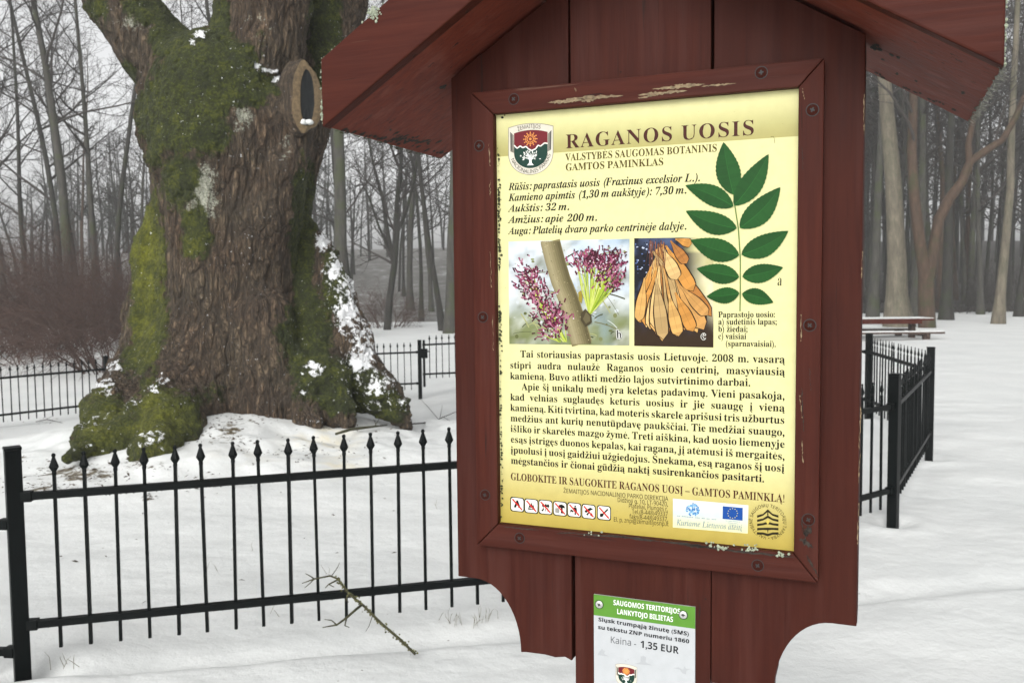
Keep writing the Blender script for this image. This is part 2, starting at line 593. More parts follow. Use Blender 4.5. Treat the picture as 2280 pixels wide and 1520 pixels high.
# ------------------------------------------------------------------ the notice board
T_C = Vector((-0.02666, 0.38307, -1.50792))
EX = ROT @ Vector((0.92848, -0.01542, 0.37741))
EX.z = 0
EX.normalize()
EZ = Vector((0, 0, 1))
EN = EZ.cross(EX)                         # away from the camera
P_TL = Vector((0, 0, CAM_H)) + ROT @ T_C  # top left corner of the yellow panel
UC = 0.247                                # middle of the board, measured along the panel
base_pt = P_TL + EX * UC
B_Z = gz(base_pt.x, base_pt.y)
board = thing('notice_board', 'brown red wooden notice board with a small gabled roof and a yellow information panel', 'notice board')
board.matrix_world = Matrix(((EX.x, EN.x, 0, base_pt.x), (EX.y, EN.y, 0, base_pt.y), (0, 0, 1, B_Z), (0, 0, 0, 1)))
ZT = P_TL.z - B_Z

def uv(px, py, off=0.0):
    """pixel -> measured place (u right, v up, metres) on the board's plane, off metres behind the panel face"""
    d = ray(px, py)
    o = Vector((0, 0, CAM_H))
    p0 = P_TL + EN * off
    t = (p0 - o).dot(EN) / d.dot(EN)
    q = o + d * t - p0
    return q.dot(EX), q.z

def loc(u, y, v):
    return Vector((u - UC, y, v + ZT))

HW, ZE, TAN, TH = 0.495, -0.025, 0.62, 0.110
def under(x):
    return ZE + (HW - abs(x)) * TAN
def zz(pts):
    return [(p[0], p[1] + ZT) for p in pts]

PF, PB = 0.006, 0.034                     # plank front and back
def arc(sx):
    return [(sx * (0.299 - 0.085 * math.sin(t)), -0.93 + 0.122 * math.cos(t)) for t in np.linspace(0, math.pi / 2, 15)]

b = MB()
b.prism(zz([(-0.334, -0.808)] + arc(-1) + [(-0.205, -0.9285), (-0.17, -0.9275), (-0.15, -0.9295), (-0.132, -0.926), (-0.120, -0.931), (-0.1195, -0.70), (-0.1205, -0.20), (-0.1198, under(-0.12) - 0.004), (-0.334, under(-0.334) - 0.004)]), PF, PB)
b.build('plank', M['red'], board, 0.0016)
b = MB()
b.prism(zz([(-0.1135, -ZT - 0.25), (0.1145, -ZT - 0.25), (0.1152, -0.74), (0.1118, 0.0), (0.1118, under(0.1118) - 0.004), (0, under(0) - 0.004), (-0.1172, under(-0.1172) - 0.004), (-0.1165, -0.2), (-0.114, -0.75)]), PF + 0.0012, PB)
b.build('plank', M['red'], board, 0.0016)
b = MB()
b.prism(zz([(0.1165, -0.931)] + list(reversed(arc(1))) + [(0.334, -0.808), (0.3335, -0.5), (0.334, under(0.334) - 0.004), (0.1165, under(0.1165) - 0.004)]), PF + 0.0005, PB)
b.build('plank', M['red'], board, 0.0016)
b = MB()
b.prism(zz([(-0.330, -0.812)] + [(x + 0.004, z) for x, z in arc(-1)] + [(-0.06, -0.94), (-0.06, -ZT - 0.25), (0.06, -ZT - 0.25), (0.06, -0.94)] + [(x - 0.002, z) for x, z in reversed(arc(1))] + [(0.3345, -0.815), (0.3345, under(0.3345) - 0.005), (0, under(0) - 0.005), (-0.330, under(-0.330) - 0.005)]), PB + 0.003, PB + 0.075)
b.build('backing_board', M['red'], board, 0.002)

# roof: two slopes, each with its front barge board
RF, RB = -0.150, 0.285
def rough_edge(x0, x1, n, amp, seed):
    rr = random.Random(seed)
    return [x0 + (x1 - x0) * i / n for i in range(1, n)], [amp * rr.uniform(-1, 1) for i in range(1, n)]
for sx in (-1, 1):
    ez_, az = ZE, under(0)
    prof = [(sx * HW, ez_), (0, az), (0, az + TH), (sx * HW, ez_ + TH)]
    if sx > 0:
        prof = [(sx * HW, ez_), (sx * HW, ez_ + TH), (0.0015, az + TH), (0.0015, az)]
    b = MB()
    pz = zz([(x, z + 0.0025) for x, z in prof])
    if sx > 0:
        pz = [pz[0], pz[1], pz[2], pz[3]]
        pz = list(reversed(pz))
    b.prism(pz, RF + 0.0265, RB)
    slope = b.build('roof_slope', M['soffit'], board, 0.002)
    b = MB()
    pz = zz(prof)
    if sx > 0:
        pz = list(reversed(pz))
    b.prism(pz, RF, RF + 0.025)
    b.build('barge_board', M['red_barge'], slope, 0.003)

# rough growth and damage along the roof edges
def blobs(name, spots, mat, parent, rmin, rmax, seed, flat=0.5, n_each=1, spread=0.0):
    rr = random.Random(seed)
    mb = MB()
    for p in spots:
        for _ in range(n_each):
            q = Vector(p) + Vector((rr.gauss(0, 1), rr.gauss(0, 1), rr.gauss(0, 1))) * spread
            r = rr.uniform(rmin, rmax)
            vs, fs = [], []
            n1 = 6
            for i, (k, zc) in enumerate(((0.55, -0.8), (1.0, -0.1), (0.7, 0.6))):
                for j in range(n1):
                    a = 2 * math.pi * j / n1 + i * 0.4
                    rj = r * k * rr.uniform(0.65, 1.35)
                    vs.append((q.x + rj * math.cos(a), q.y + rj * math.sin(a) * flat, q.z + r * zc * rr.uniform(0.6, 1.2)))
            vs.append((q.x, q.y, q.z + r))
            vs.append((q.x, q.y, q.z - r))
            for i in range(2):
                for j in range(n1):
                    fs.append((i * n1 + j, i * n1 + (j + 1) % n1, (i + 1) * n1 + (j + 1) % n1, (i + 1) * n1 + j))
            for j in range(n1):
                fs.append((2 * n1 + j, 2 * n1 + (j + 1) % n1, 18))
                fs.append(((j + 1) % n1, j, 19))
            mb.add(vs, fs)
    o = mb.build(name, mat, parent, smooth=True)
    tag(o, kind='stuff')
    return o

slopes = [c for c in board.children if c.name.startswith('roof_slope')]
rr = random.Random(4)
sp = []
for i in range(70):                       # left end of the left barge board, and up its top edge
    t = rr.random() ** 1.4
    sp.append(loc(UC - HW - 0.001, RF + rr.uniform(0, 0.02), ZE + 0.006 + t * 0.10))
for i in range(50):
    t = rr.random() ** 1.3 * 0.2
    sp.append(loc(UC - HW + t, RF + rr.uniform(0, 0.012), ZE + TH + t * TAN + 0.0005))
blobs('lichen', sp, M['lichen'], slopes[0], 0.0006, 0.0024, 1, 0.8)
cl = [loc(UC - HW + 0.105 + rr.gauss(0, 0.006), RF - 0.0005, ZE + TH + 0.105 * TAN - 0.004 + rr.gauss(0, 0.005)) for _ in range(34)]
blobs('lichen', cl, M['lichen'], slopes[0], 0.0012, 0.0032, 2, 0.5)
sp = [loc(UC - HW - 0.001 + rr.gauss(0, 0.0015), RF + rr.uniform(-0.002, 0.02), ZE + 0.012 + abs(rr.gauss(0, 0.022))) for _ in range(60)]
blobs('lichen', sp, M['lichen'], slopes[0], 0.001, 0.0028, 3, 0.7)
sp = [loc(UC + HW + 0.001, RF + rr.uniform(0.0, 0.025), ZE + TH * (1 - rr.random() ** 2.2)) for _ in range(60)]
sp += [loc(UC + HW - 0.03 * rr.random(), RF - 0.0005, ZE + TH + 0.004 - 0.02 * rr.random()) for _ in range(14)]
blobs('lichen', sp, M['lichen'], slopes[1], 0.001, 0.0032, 5, 0.7)
# frayed drooping fibres of moss on the right eave
mb = MB()
for i in range(110):
    y = rr.uniform(RF + 0.012, RB - 0.005)
    p = loc(UC + HW + rr.uniform(-0.004, 0.0025), y, ZE + rr.uniform(-0.001, 0.006))
    q = p + Vector((rr.uniform(-0.004, 0.012), rr.uniform(-0.006, 0.006), -rr.uniform(0.001, 0.007)))
    mb.tube([p, (p + q) / 2 + Vector((rr.uniform(-.003, .003), rr.uniform(-.003, .003), 0)), q], [0.0010, 0.0007, 0.0003], 4)
fr = mb.build('frayed_moss', M['fringe'], slopes[1])
tag(fr, kind='stuff')
mb = MB()
for i in range(60):
    y = rr.uniform(RF + 0.03, RB - 0.005)
    p = loc(UC - HW + rr.uniform(-0.002, 0.006), y, ZE + rr.uniform(-0.001, 0.002))
    q = p + Vector((rr.uniform(-0.004, 0.01), rr.uniform(-0.005, 0.005), -rr.uniform(0.0003, 0.0022)))
    mb.tube([p, (p + q) / 2, q], [0.0010, 0.0008, 0.0004], 4)
tag(mb.build('frayed_moss', M['algae'], slopes[0]), kind='stuff')

def under_pt(px, py):
    """place on the underside of a roof slope seen at a pixel"""
    d = ray(px, py)
    o = Vector((0, 0, CAM_H))
    Mi = board.matrix_world.inverted()
    a = Mi @ o
    dd = Mi.to_3x3() @ d
    s = -1 if px < 1465 else 1
    # plane: z = ZT + under(x) + 0.0025
    k = -TAN * s
    c0 = ZT + ZE + HW * TAN + 0.0025
    t = (c0 + k * a.x - a.z) / (dd.z - k * dd.x)
    return a + dd * t, s

def flake(mb, pts2d, conv, lift, seed, jag=0.25, mat=0):
    pass

mb = MB()
rr = random.Random(9)
marks = [(987, 193, 9, 5)] + [(rr.gauss(900, 45), rr.gauss(312, 10), rr.uniform(3, 10), rr.uniform(1.5, 3)) for _ in range(40)] + \
        [(rr.uniform(760, 995), 0, rr.uniform(3, 9), rr.uniform(1.2, 2.5)) for _ in range(30)] + [(rr.uniform(1940, 1960), rr.uniform(98, 112), rr.uniform(3, 7), rr.uniform(2, 4)) for _ in range(12)] + \
        [(1985, 122, 6, 3), (2000, 127, 5, 3), (1997, 164, 4, 3), (2144, 206, 5, 4), (1965, 132, 5, 2), (2040, 180, 4, 2)] + \
        [(rr.uniform(1945, 2150), 0, rr.uniform(3, 8), rr.uniform(1.5, 2.5)) for _ in range(16)]
for (u, v, a, c) in marks:
    if v == 0:
        v = (284 + (u - 717) * 0.232 - rr.uniform(2, 9)) if u < 1200 else (168 + (u - 1945) * 0.46 - rr.uniform(4, 9))
    ang0 = -0.45 if u < 1200 else 0.45
    vs = []
    for k in range(9):
        t = 2 * math.pi * k / 9
        x, y = a * math.cos(t) * rr.uniform(0.6, 1.2), c * math.sin(t) * rr.uniform(0.6, 1.2)
        p, s = under_pt(u + x * math.cos(ang0) - y * math.sin(ang0), v + x * math.sin(ang0) + y * math.cos(ang0))
        vs.append(p + Vector((-s * 0.0 , 0, -0.0006)))
    mb.add(vs, [tuple(range(8, -1, -1))])
tag(mb.build('knot_and_crack', M['rot'], slopes[0]), kind='stuff')

# ---- frame round the panel, mitred, with screws
FT, FB = -0.014, 0.0052
O = (-0.0405, 0.0385, 0.5260, -0.7412)    # left, top, right, bottom outside
I = (0.0, 0.0, 0.4905, -0.6995)
tl_, tr_, br_, bl_ = (O[0], O[1]), (O[2], O[1]), (O[2], O[3]), (O[0], O[3])
itl, itr, ibr, ibl = (I[0], I[1]), (I[2], I[1]), (I[2], I[3]), (I[0], I[3])
def fpoly(pts):
    return [(p[0] - UC, p[1] + ZT) for p in pts]
mit = 0.0006
frame = {}
for key, pts, mat in (('top', [(itl[0] + mit, itl[1]), (itr[0] - mit, itr[1]), (tr_[0] - mit, tr_[1]), (tl_[0] + mit, tl_[1])], 'red_x'),
                      ('bottom', [(bl_[0] + mit, bl_[1]), (br_[0] - mit, br_[1]), (ibr[0] - mit, ibr[1]), (ibl[0] + mit, ibl[1])], 'red_x'),
                      ('left', [(bl_[0], bl_[1] + mit), (ibl[0], ibl[1] + mit), (itl[0], itl[1] - mit), (tl_[0], tl_[1] - mit)], 'red_z'),
                      ('right', [(ibr[0], ibr[1] + mit), (br_[0], br_[1] + mit), (tr_[0], tr_[1] - mit), (itr[0], itr[1] - mit)], 'red_z')):
    b = MB()
    b.prism(fpoly(pts), FT, FB)
    frame[key] = b.build('frame_board', M[mat], board, 0.0022)

def screw(parent, px, py, mat, r, y, name='screw'):
    u, v = uv(px, py, y)
    c = loc(u, y, v)
    mb = MB()
    n = 16
    def ringp(rad, dy):
        return [(c.x + rad * math.cos(2 * math.pi * k / n), c.y + dy, c.z + rad * math.sin(2 * math.pi * k / n)) for k in range(n)]
    vs = ringp(r, 0.0008) + ringp(r * 0.93, -0.0007) + ringp(r * 0.45, -0.0014)
    fs = []
    for i in range(2):
        for k in range(n):
            fs.append((i * n + k, i * n + (k + 1) % n, (i + 1) * n + (k + 1) % n, (i + 1) * n + k))
    fs.append(tuple(2 * n + k for k in range(n)))
    mb.add(vs, fs, 0)
    a0 = random.Random(int(px)).uniform(0, 1.5)
    for q in (0, math.pi / 2):
        dx, dz = math.cos(a0 + q), math.sin(a0 + q)
        L, w = r * 0.42, r * 0.13
        mb.add([(c.x + dx * L * s1 - dz * w * s2, c.y - 0.0017 - q * 0.0001, c.z + dz * L * s1 + dx * w * s2) for s1, s2 in ((-1, -1), (1, -1), (1, 1), (-1, 1))], [(0, 1, 2, 3)], 1)
    # dark seam round the head
    vs = ringp(r * 1.13, 0.0) + ringp(r * 0.99, -0.0001)
    mb.add([(x, y + FT * 0 - 0.0002 , z) for x, y, z in vs], [(k, (k + 1) % n, n + (k + 1) % n, n + k) for k in range(n)], 1)
    return mb.build(name, [mat, M['black']], parent)

for key, pts in (('top', ((1144, 221), (1695, 162))), ('right', ((1809, 245), (1803, 724), (1800, 1156))), ('bottom', ((1157, 1197), (1687, 1258))), ('left', ((1067, 325), (1075, 706), (1080, 1101)))):
    for p in pts:
        screw(frame[key], p[0], p[1], M['screw_red'], 0.0085, FT - 0.0004)

#RAG
def ragged(mb, x0, y0, x1, y1, w, seed, plane, n=16, mat=0, hang=0.0):
    """ragged sliver along a line of pixels on the plane given"""
    r2 = random.Random(seed)
    top, bot = [], []
    for i in range(n + 1):
        t = i / n
        env = math.sin(math.pi * min(1, max(0, t))) ** 0.6
        x, y = x0 + (x1 - x0) * t, y0 + (y1 - y0) * t
        a, c = w * env * r2.uniform(0.2, 1.0), w * env * r2.uniform(0.2, 1.0)
        top.append(uv(x + r2.uniform(-2, 2), y - a, plane))
        bot.append(uv(x + r2.uniform(-2, 2), y + c, plane))
    pts = bot + list(reversed(top))
    vs = [loc(u, plane, v) for u, v in pts]
    m = len(vs)
    fs = [(i, i + 1, m - 2 - i, m - 1 - i) for i in range(n)]
    mb.add(vs, fs, mat)

fy = FT - 0.0006
mb = MB()
for k, (x0, y0, x1, y1, w) in enumerate(((1220, 229, 1300, 222, 6), (1262, 220, 1390, 213, 5), (1295, 226, 1330, 219, 6), (1420, 212, 1530, 202, 6), (1450, 199, 1560, 190, 5), (1560, 193, 1640, 186, 3), (1420, 219, 1470, 210, 4), (1500, 190, 1570, 188, 4), (1280, 196, 1283, 204, 2))):
    ragged(mb, x0, y0, x1, y1, w, 30 + k, fy, 22)
tag(mb.build('flaked_paint', M['raw'], frame['top']), kind='stuff')
mb = MB()
for k, (x0, y0, x1, y1, w) in enumerate(((1780, 1200, 1812, 1218, 9), (1788, 1185, 1808, 1180, 13), (1790, 1212, 1800, 1160, 9), (1795, 1235, 1822, 1282, 7), (1783, 1150, 1790, 1190, 6), (1786, 330, 1788, 380, 2), (1785, 860, 1790, 960, 3), (1802, 820, 1806, 870, 2))):
    ragged(mb, x0, y0, x1, y1, w, 50 + k, fy, 18)
tag(mb.build('rotted_patch', M['rot'], frame['right']), kind='stuff')
mb = MB()
for k, (x0, y0, x1, y1, w) in enumerate(((1787, 197, 1790, 222, 2), (1781, 880, 1786, 930, 4), (1783, 700, 1784, 760, 2), (1786, 980, 1788, 1030, 2))):
    ragged(mb, x0, y0, x1, y1, w, 70 + k, fy, 10)
tag(mb.build('flaked_paint', M['raw'], frame['right']), kind='stuff')
mb = MB()
for k, (x0, y0, x1, y1, w) in enumerate(((1280, 1188, 1400, 1196, 3), (1350, 1190, 1470, 1205, 4), (1470, 1204, 1640, 1226, 5), (1520, 1212, 1590, 1220, 5), (1120, 1172, 1200, 1180, 2), (1600, 1222, 1770, 1240, 4), (1240, 1186, 1290, 1186, 2))):
    ragged(mb, x0, y0, x1, y1, w, 90 + k, fy, 22)
tag(mb.build('rotted_patch', M['rot'], frame['bottom']), kind='stuff')
rr = random.Random(12)
sp = []
for (x, y, s, n) in ((1602, 1217, 8, 20), (1672, 1222, 8, 22), (1735, 1233, 6, 12), (1585, 1208, 8, 8), (1322, 1187, 8, 6), (1660, 1218, 14, 8)):
    for _ in range(n):
        u, v = uv(x + rr.gauss(0, s), y + rr.gauss(0, s * 0.35), fy)
        sp.append(loc(u, fy - 0.001, v))
blobs('lichen', sp, M['lichen'], frame['bottom'], 0.0008, 0.0026, 6, 0.6)
sp = []
for _ in range(220):
    y = rr.choice((rr.uniform(330, 600), rr.uniform(680, 760), rr.uniform(760, 1150), rr.uniform(400, 560)))
    u, v = uv(1109 + (y - 257) * 0.0098 + abs(rr.gauss(0, 2.4)) - 2, y, -0.002)
    sp.append(loc(u, -0.002, v))
blobs('algae', sp, M['algae'], frame['left'], 0.0006, 0.0022, 7, 0.7)
mb = MB()
for k, (x0, y0, x1, y1, w) in enumerate(((1088, 320, 1091, 370, 1.5), (1092, 560, 1094, 640, 1.5), (1096, 700, 1098, 780, 1.6), (1091, 400, 1092, 440, 1.2))):
    ragged(mb, x0, y0, x1, y1, w, 130 + k, fy, 10)
tag(mb.build('flaked_paint', M['raw'], frame['left']), kind='stuff')

mb = MB()
for k, (x0, y0, x1, y1, w) in enumerate(((1921, 905, 1917, 1000, 2.2), (1919, 1010, 1915, 1075, 3), (1916, 1120, 1913, 1210, 1.6), (1924, 560, 1922, 620, 1.4), (1928, 210, 1927, 300, 1.2))):
    ragged(mb, x0 - 4, y0, x1 - 4, y1, w, 150 + k, PF - 0.0006, 14, 0 if k < 5 else 0)
tag(mb.build('flaked_paint', M['raw'], board), kind='stuff')
# ------------------------------------------------------------------ printed information panel
pan = MB()
PALE, OLIVE, OCHRE = srgb(220, 216, 158), srgb(174, 167, 106), srgb(182, 162, 78)
v_band = (uv(1112, 352)[1] + uv(1720, 304)[1]) / 2
def pcol(v):
    if v > v_band + 1e-6:
        t = S(min(1, (v - v_band) / (-v_band * 0.95)))
        return tuple(o + (p - o) * t for o, p in zip(OLIVE, PALE))
    t = S(float((v + 0.555) / 0.14) * 1.0) if v < -0.2 else 1.0
    t = float(S((v + 0.70) / 0.165)) if v < -0.2 else 1.0
    return tuple(o + (p - o) * t for o, p in zip(OCHRE, PALE))
vk = list(np.linspace(0.012, v_band + 1.1e-6, 14)) + [v_band] + list(np.linspace(v_band - 0.01, -0.52, 10)) + list(np.linspace(-0.53, -0.712, 20))
for a, c in zip(vk[:-1], vk[1:]):
    ca, cc = pcol(a), pcol(c)
    if abs(a - c) < 2e-6:
        continue
    if c == v_band:
        cc = pcol(v_band + 1.1e-6)
    pan.add([loc(-0.012, 0, c), loc(0.503, 0, c), loc(0.503, 0, a), loc(-0.012, 0, a)], [(0, 1, 2, 3)], 0, (cc, cc, ca, ca))
pan.add([loc(-0.012, 0.0045, -0.712), loc(0.503, 0.0045, -0.712), loc(0.503, 0.0045, 0.012), loc(-0.012, 0.0045, 0.012)], [(3, 2, 1, 0)], 0, PALE)
panel = pan.build('information_panel', M['print'], board)
tag(panel, 'yellow information panel about the old ash tree, printed with text, leaf and two photographs')

# ---- lettering
_gc = {}
_curve = bpy.data.curves.new('glyph', 'FONT')
_curve.resolution_u = 2
_curve.fill_mode = 'FRONT'
_tobj = bpy.data.objects.new('glyph', _curve)
COL.objects.link(_tobj)
def _mesh_of(s, offset=0.0):
    _curve.body = s
    _curve.offset = offset
    bpy.context.view_layer.update()
    dg = bpy.context.evaluated_depsgraph_get()
    me = bpy.data.meshes.new_from_object(_tobj.evaluated_get(dg))
    vs = [(v.co.x, v.co.y) for v in me.vertices]
    fs = [tuple(p.vertices) for p in me.polygons]
    bpy.data.meshes.remove(me)
    return vs, fs
def _math(c, style):
    o = ord(c)
    up, lo, dg = {'serif': (0x1D400, 0x1D41A, 0x1D7CE), 'ital': (0x1D468, 0x1D482, 0x1D7CE), 'itreg': (0x1D434, 0x1D44E, 0x1D7CE), 'sans': (0x1D5A0, 0x1D5BA, 0x1D7E2), 'sansb': (0x1D5D4, 0x1D5EE, 0x1D7EC)}[style]
    if 'A' <= c <= 'Z': return chr(up + o - 65)
    if 'a' <= c <= 'z':
        if style == 'itreg' and c == 'h': return '\u210e'
        return chr(lo + o - 97)
    if '0' <= c <= '9': return chr(dg + o - 48)
    return c
def _ext(vs):
    xs = [v[0] for v in vs]
    ys = [v[1] for v in vs]
    return min(xs), max(xs), min(ys), max(ys)
_ref = None
def glyph(c, style, off):
    global _ref
    key = (c, style, off)
    if key in _gc:
        return _gc[key]
    if _ref is None:
        a = _ext(_mesh_of('HH')[0])
        _ref = (a[0], a[1])
    if c == ' ':
        _gc[key] = ([], [], 0.25)
        return _gc[key]
    marks = ''
    base = c
    if True:
        d = unicodedata.normalize('NFD', c)
        base, marks = d[0], d[1:]
        g = _math(base, style)
    # advance and left bearing, measured between two reference letters
    hv, _ = _mesh_of('H' + g + 'H')
    e = _ext(hv)
    adv = (e[1] - e[0]) - (_ref[1] - _ref[0])
    vs, fs = _mesh_of(g, off + (0.016 if base in '.,:;' else 0) if not (style == 'ital' and base in 'KRXAk') else 0.0)
    v1, _ = _mesh_of('H' + g)
    n_h = len(_mesh_of('H')[0])
    # left bearing from a plain 'H' advance
    hadv = (_ref[1] - _ref[0]) - (_ext(_mesh_of('H')[0])[1] - _ext(_mesh_of('H')[0])[0])
    vs = list(vs)
    fs = list(fs)
    if style == 'ital' and ('0' <= base <= '9' or base in '().,:'):
        vs = [(x + 0.2 * y, y) for x, y in vs]
    if style in ('serif', 'ital') and '0' <= base <= '9':
        vs = [(x * 0.9, y * 0.95) for x, y in vs]
        adv *= 0.9
    ex = _ext(vs)
    slant = 0.2 if style in ('ital', 'itreg') else 0.0
    for m in marks:
        sym = {'\u030c': '\u02c7', '\u0304': '\u00af', '\u0307': '\u02d9', '\u0328': '\u02db'}[m]
        mv, mf = _mesh_of(sym, off)
        me_ = _ext(mv)
        cap = base.isupper()
        mw = me_[1] - me_[0]
        if m == '\u0328':
            cx = ex[0] + (ex[1] - ex[0]) * (0.80 if base in 'aA' else 0.62 if base in 'eu' else 0.55)
            tx, ty = cx - (me_[0] + me_[1]) / 2, 0.02 - me_[3]
        else:
            cx = (ex[0] + ex[1]) / 2
            top = (0.70 if cap else 0.48) + 0.065
            tx = cx - (me_[0] + me_[1]) / 2 + slant * 0.12
            ty = top - me_[2]
        nb = len(vs)
        vs += [(x + tx + slant * ((y + ty) - 0.6) * 0.5 * (m != '\u0328'), y + ty) for x, y in mv]
        fs += [tuple(i + nb for i in f) for f in mf]
    _gc[key] = (vs, fs, adv)
    return _gc[key]

def set_line(mb, text, start, end, cap, style, col, y, off=0.0, plane=0.0, mat=0, align_fit=True, tracking=0.0, justify=False, xs=None):
    """letters from pixel start to pixel end of the baseline; cap is the capital height in metres"""
    u0, v0 = uv(start[0], start[1], plane)
    u1, v1 = uv(end[0], end[1], plane)
    size = cap / 0.70
    gl = [glyph(c, style, off) for c in text]
    nat = sum(g[2] + tracking for g in gl) - tracking
    W = math.hypot(u1 - u0, v1 - v0)
    nsp = text.count(' ')
    if justify and xs is not None and nsp:
        sx = xs
        extra = (W / (size * sx) - nat) / nsp
        if extra < -0.09:
            extra = -0.09
            sx = W / size / (nat + extra * nsp)
    else:
        sx = W / (size * nat)
        extra = 0
    du, dv = (u1 - u0) / W, (v1 - v0) / W
    x = 0.0
    for c, (vs, fs, adv) in zip(text, gl):
        if vs:
            P = []
            for (gx_, gy_) in vs:
                a = (x + gx_) * size * sx
                h = gy_ * size
                P.append(loc(u0 + du * a - dv * h, plane + y, v0 + dv * a + du * h))
            mb.add(P, fs, mat, col)
        x += adv + tracking + (extra if c == ' ' else 0)
    return sx

def arc_text(mb, text, cpx, rad, a0, a1, cap, col, y, inward=False, off=0.0, ry=1.0):
    u0, v0 = uv(*cpx)
    size = cap / 0.70
    gl = [glyph(c, 'sans', off) for c in text]
    nat = sum(g[2] for g in gl)
    x = 0.0
    for (vs, fs, adv) in gl:
        t = a0 + (a1 - a0) * (x + adv / 2) / nat
        s = abs(a1 - a0) * rad / nat / size
        ca, sa = math.cos(t), math.sin(t)
        P = []
        for gx_, gy_ in vs:
            lx = (gx_ - adv / 2) * size * s
            ly = gy_ * size
            if inward:
                r = rad - ly
                P.append(loc(u0 + ca * r - sa * lx, y, v0 + (sa * r + ca * lx) * ry))
            else:
                r = rad + ly
                P.append(loc(u0 + ca * r + sa * lx, y, v0 + (sa * r - ca * lx) * ry))
        if vs:
            mb.add(P, fs, 0, col)
        x += adv

TY = -0.00035
BROWN, OLV, BLACK = srgb(70, 32, 24), srgb(80, 66, 22), srgb(12, 10, 8)
mb = MB()
set_line(mb, 'RAGANOS UOSIS', (1259, 331), (1681, 300.5), 0.0232, 'serif', BROWN, TY, -0.005, tracking=0.05)
mb.build('title_lettering', M['print'], panel)
mb = MB()
set_line(mb, 'VALSTYBĖS SAUGOMAS BOTANINIS', (1259, 358.5), (1597, 337.5), 0.0118, 'serif', OLV, TY, 0.002)
set_line(mb, 'GAMTOS PAMINKLAS', (1259, 380.5), (1478, 368), 0.0118, 'serif', OLV, TY, 0.002)
mb.build('subtitle_lettering', M['print'], panel)
mb = MB()
for s, x0, y0, x1, y1 in (('Rūšis: paprastasis uosis (Fraxinus excelsior L.).', 1133, 424, 1559, 403.5), ('Kamieno apimtis (1,30 m aukštyje): 7,30 m.', 1133, 448, 1529, 431),
                          ('Aukštis: 32 m.', 1133, 472, 1268, 467.5), ('Amžius: apie 200 m.', 1133, 497, 1330, 491.5), ('Auga: Platelių dvaro parko centrinėje dalyje.', 1133, 522, 1529, 511)):
    set_line(mb, s, (x0, y0), (x1, y1), 0.0128, 'ital', BLACK, TY, 0.005)
mb.build('facts_lettering', M['print'], panel)
mb = MB()
for s, x0, y0, x1, y1 in (('Paprastojo uosio:', 1599, 706.5, 1726, 706), ('a) sudėtinis lapas;', 1599, 722.5, 1730, 722.5), ('b) žiedai;', 1599, 738.5, 1665, 738.8), ('c) vaisiai', 1599, 754.5, 1662, 754.8), ('(sparnavaisiai).', 1615, 770.5, 1728, 772)):
    set_line(mb, s, (x0, y0), (x1, y1), 0.0094, 'serif', BLACK, TY, 0.004)
mb.build('caption_lettering', M['print'], panel)
mb = MB()
set_line(mb, 'a', (1730, 635.5), (1741, 636), 0.0175, 'serif', BLACK, TY, -0.01)
mb.build('picture_letter', M['print'], panel)
mb = MB()
body = (('Tai storiausias paprastasis uosis Lietuvoje. 2008 m. vasarą', 1158.5, 795, 1748, 808.2), ('stipri audra nulaužė Raganos uosio centrinį, masyviausią', 1135.5, 819.5, 1748, 835.5),
        ('kamieną. Buvo atlikti medžio lajos sutvirtinimo darbai.', 1135.5, 843.5, 1671.5, 859.5), ('Apie šį unikalų medį yra keletas padavimų. Vieni pasakoja,', 1161.5, 867.7, 1747.5, 889.3),
        ('kad velnias suglaudęs keturis uosius ir jie suaugę į vieną', 1136, 890.5, 1747.5, 916), ('kamieną. Kiti tvirtina, kad moteris skarele aprišusi tris užburtus', 1136, 914, 1747.5, 943),
        ('medžius ant kurių nenutūpdavę paukščiai. Tie medžiai suaugo,', 1136.5, 937.3, 1747.5, 970), ('išliko ir skarelės mazgo žymė. Treti aiškina, kad uosio liemenyje', 1136.5, 960.7, 1747.5, 996.5),
        ('esąs įstrigęs duonos kepalas, kai ragana, jį atėmusi iš mergaitės,', 1137, 984.3, 1747.5, 1023.3), ('įpuolusi į uosį gaidžiui užgiedojus. Šnekama, esą raganos šį uosį', 1137, 1008, 1747, 1050),
        ('mėgstančios ir čionai gūdžią naktį susirenkančios pasitarti.', 1137.5, 1031.5, 1702, 1073))
tmp_ = MB()
XS = sum(set_line(tmp_, *((body[k][0], body[k][1:3], body[k][3:5], 0.0122, 'serif', BLACK, TY, 0.003))) for k in (2, 10)) / 2
for k, (s, x0, y0, x1, y1) in enumerate(body):
    set_line(mb, s, (x0, y0), (x1, y1), 0.0122, 'serif', BLACK, TY, 0.003, justify=k not in (2, 10), xs=XS)
mb.build('story_lettering', M['print'], panel)
mb = MB()
set_line(mb, 'GLOBOKITE IR SAUGOKITE RAGANOS UOSĮ – GAMTOS PAMINKLĄ!', (1137, 1067.5), (1748, 1118), 0.0128, 'serif', BROWN, TY, 0.0)
mb.build('slogan_lettering', M['print'], panel)
mb = MB()
GR = srgb(40, 32, 18)
for s, x0, y0, x1, y1 in (('ŽEMAITIJOS NACIONALINIO PARKO DIREKCIJA', 1254.5, 1096, 1488, 1114.5), ('Didžioji g. 10, LT-90420,', 1374.5, 1116.5, 1487.5, 1126.5), ('Plateliai, Plungės r.', 1399.5, 1130, 1487.5, 1137.3),
                          ('Tel.(8-448)49337', 1407, 1142.5, 1487.5, 1148.5), ('faks(8-448)49337,', 1401.5, 1153.5, 1488, 1160), ('El. p. znp@zemaitijosnp.lt', 1366, 1160, 1489, 1170.5)):
    set_line(mb, s, (x0, y0), (x1, y1), 0.0072, 'sans', GR, TY, 0.0)
mb.build('address_lettering', M['print'], panel)

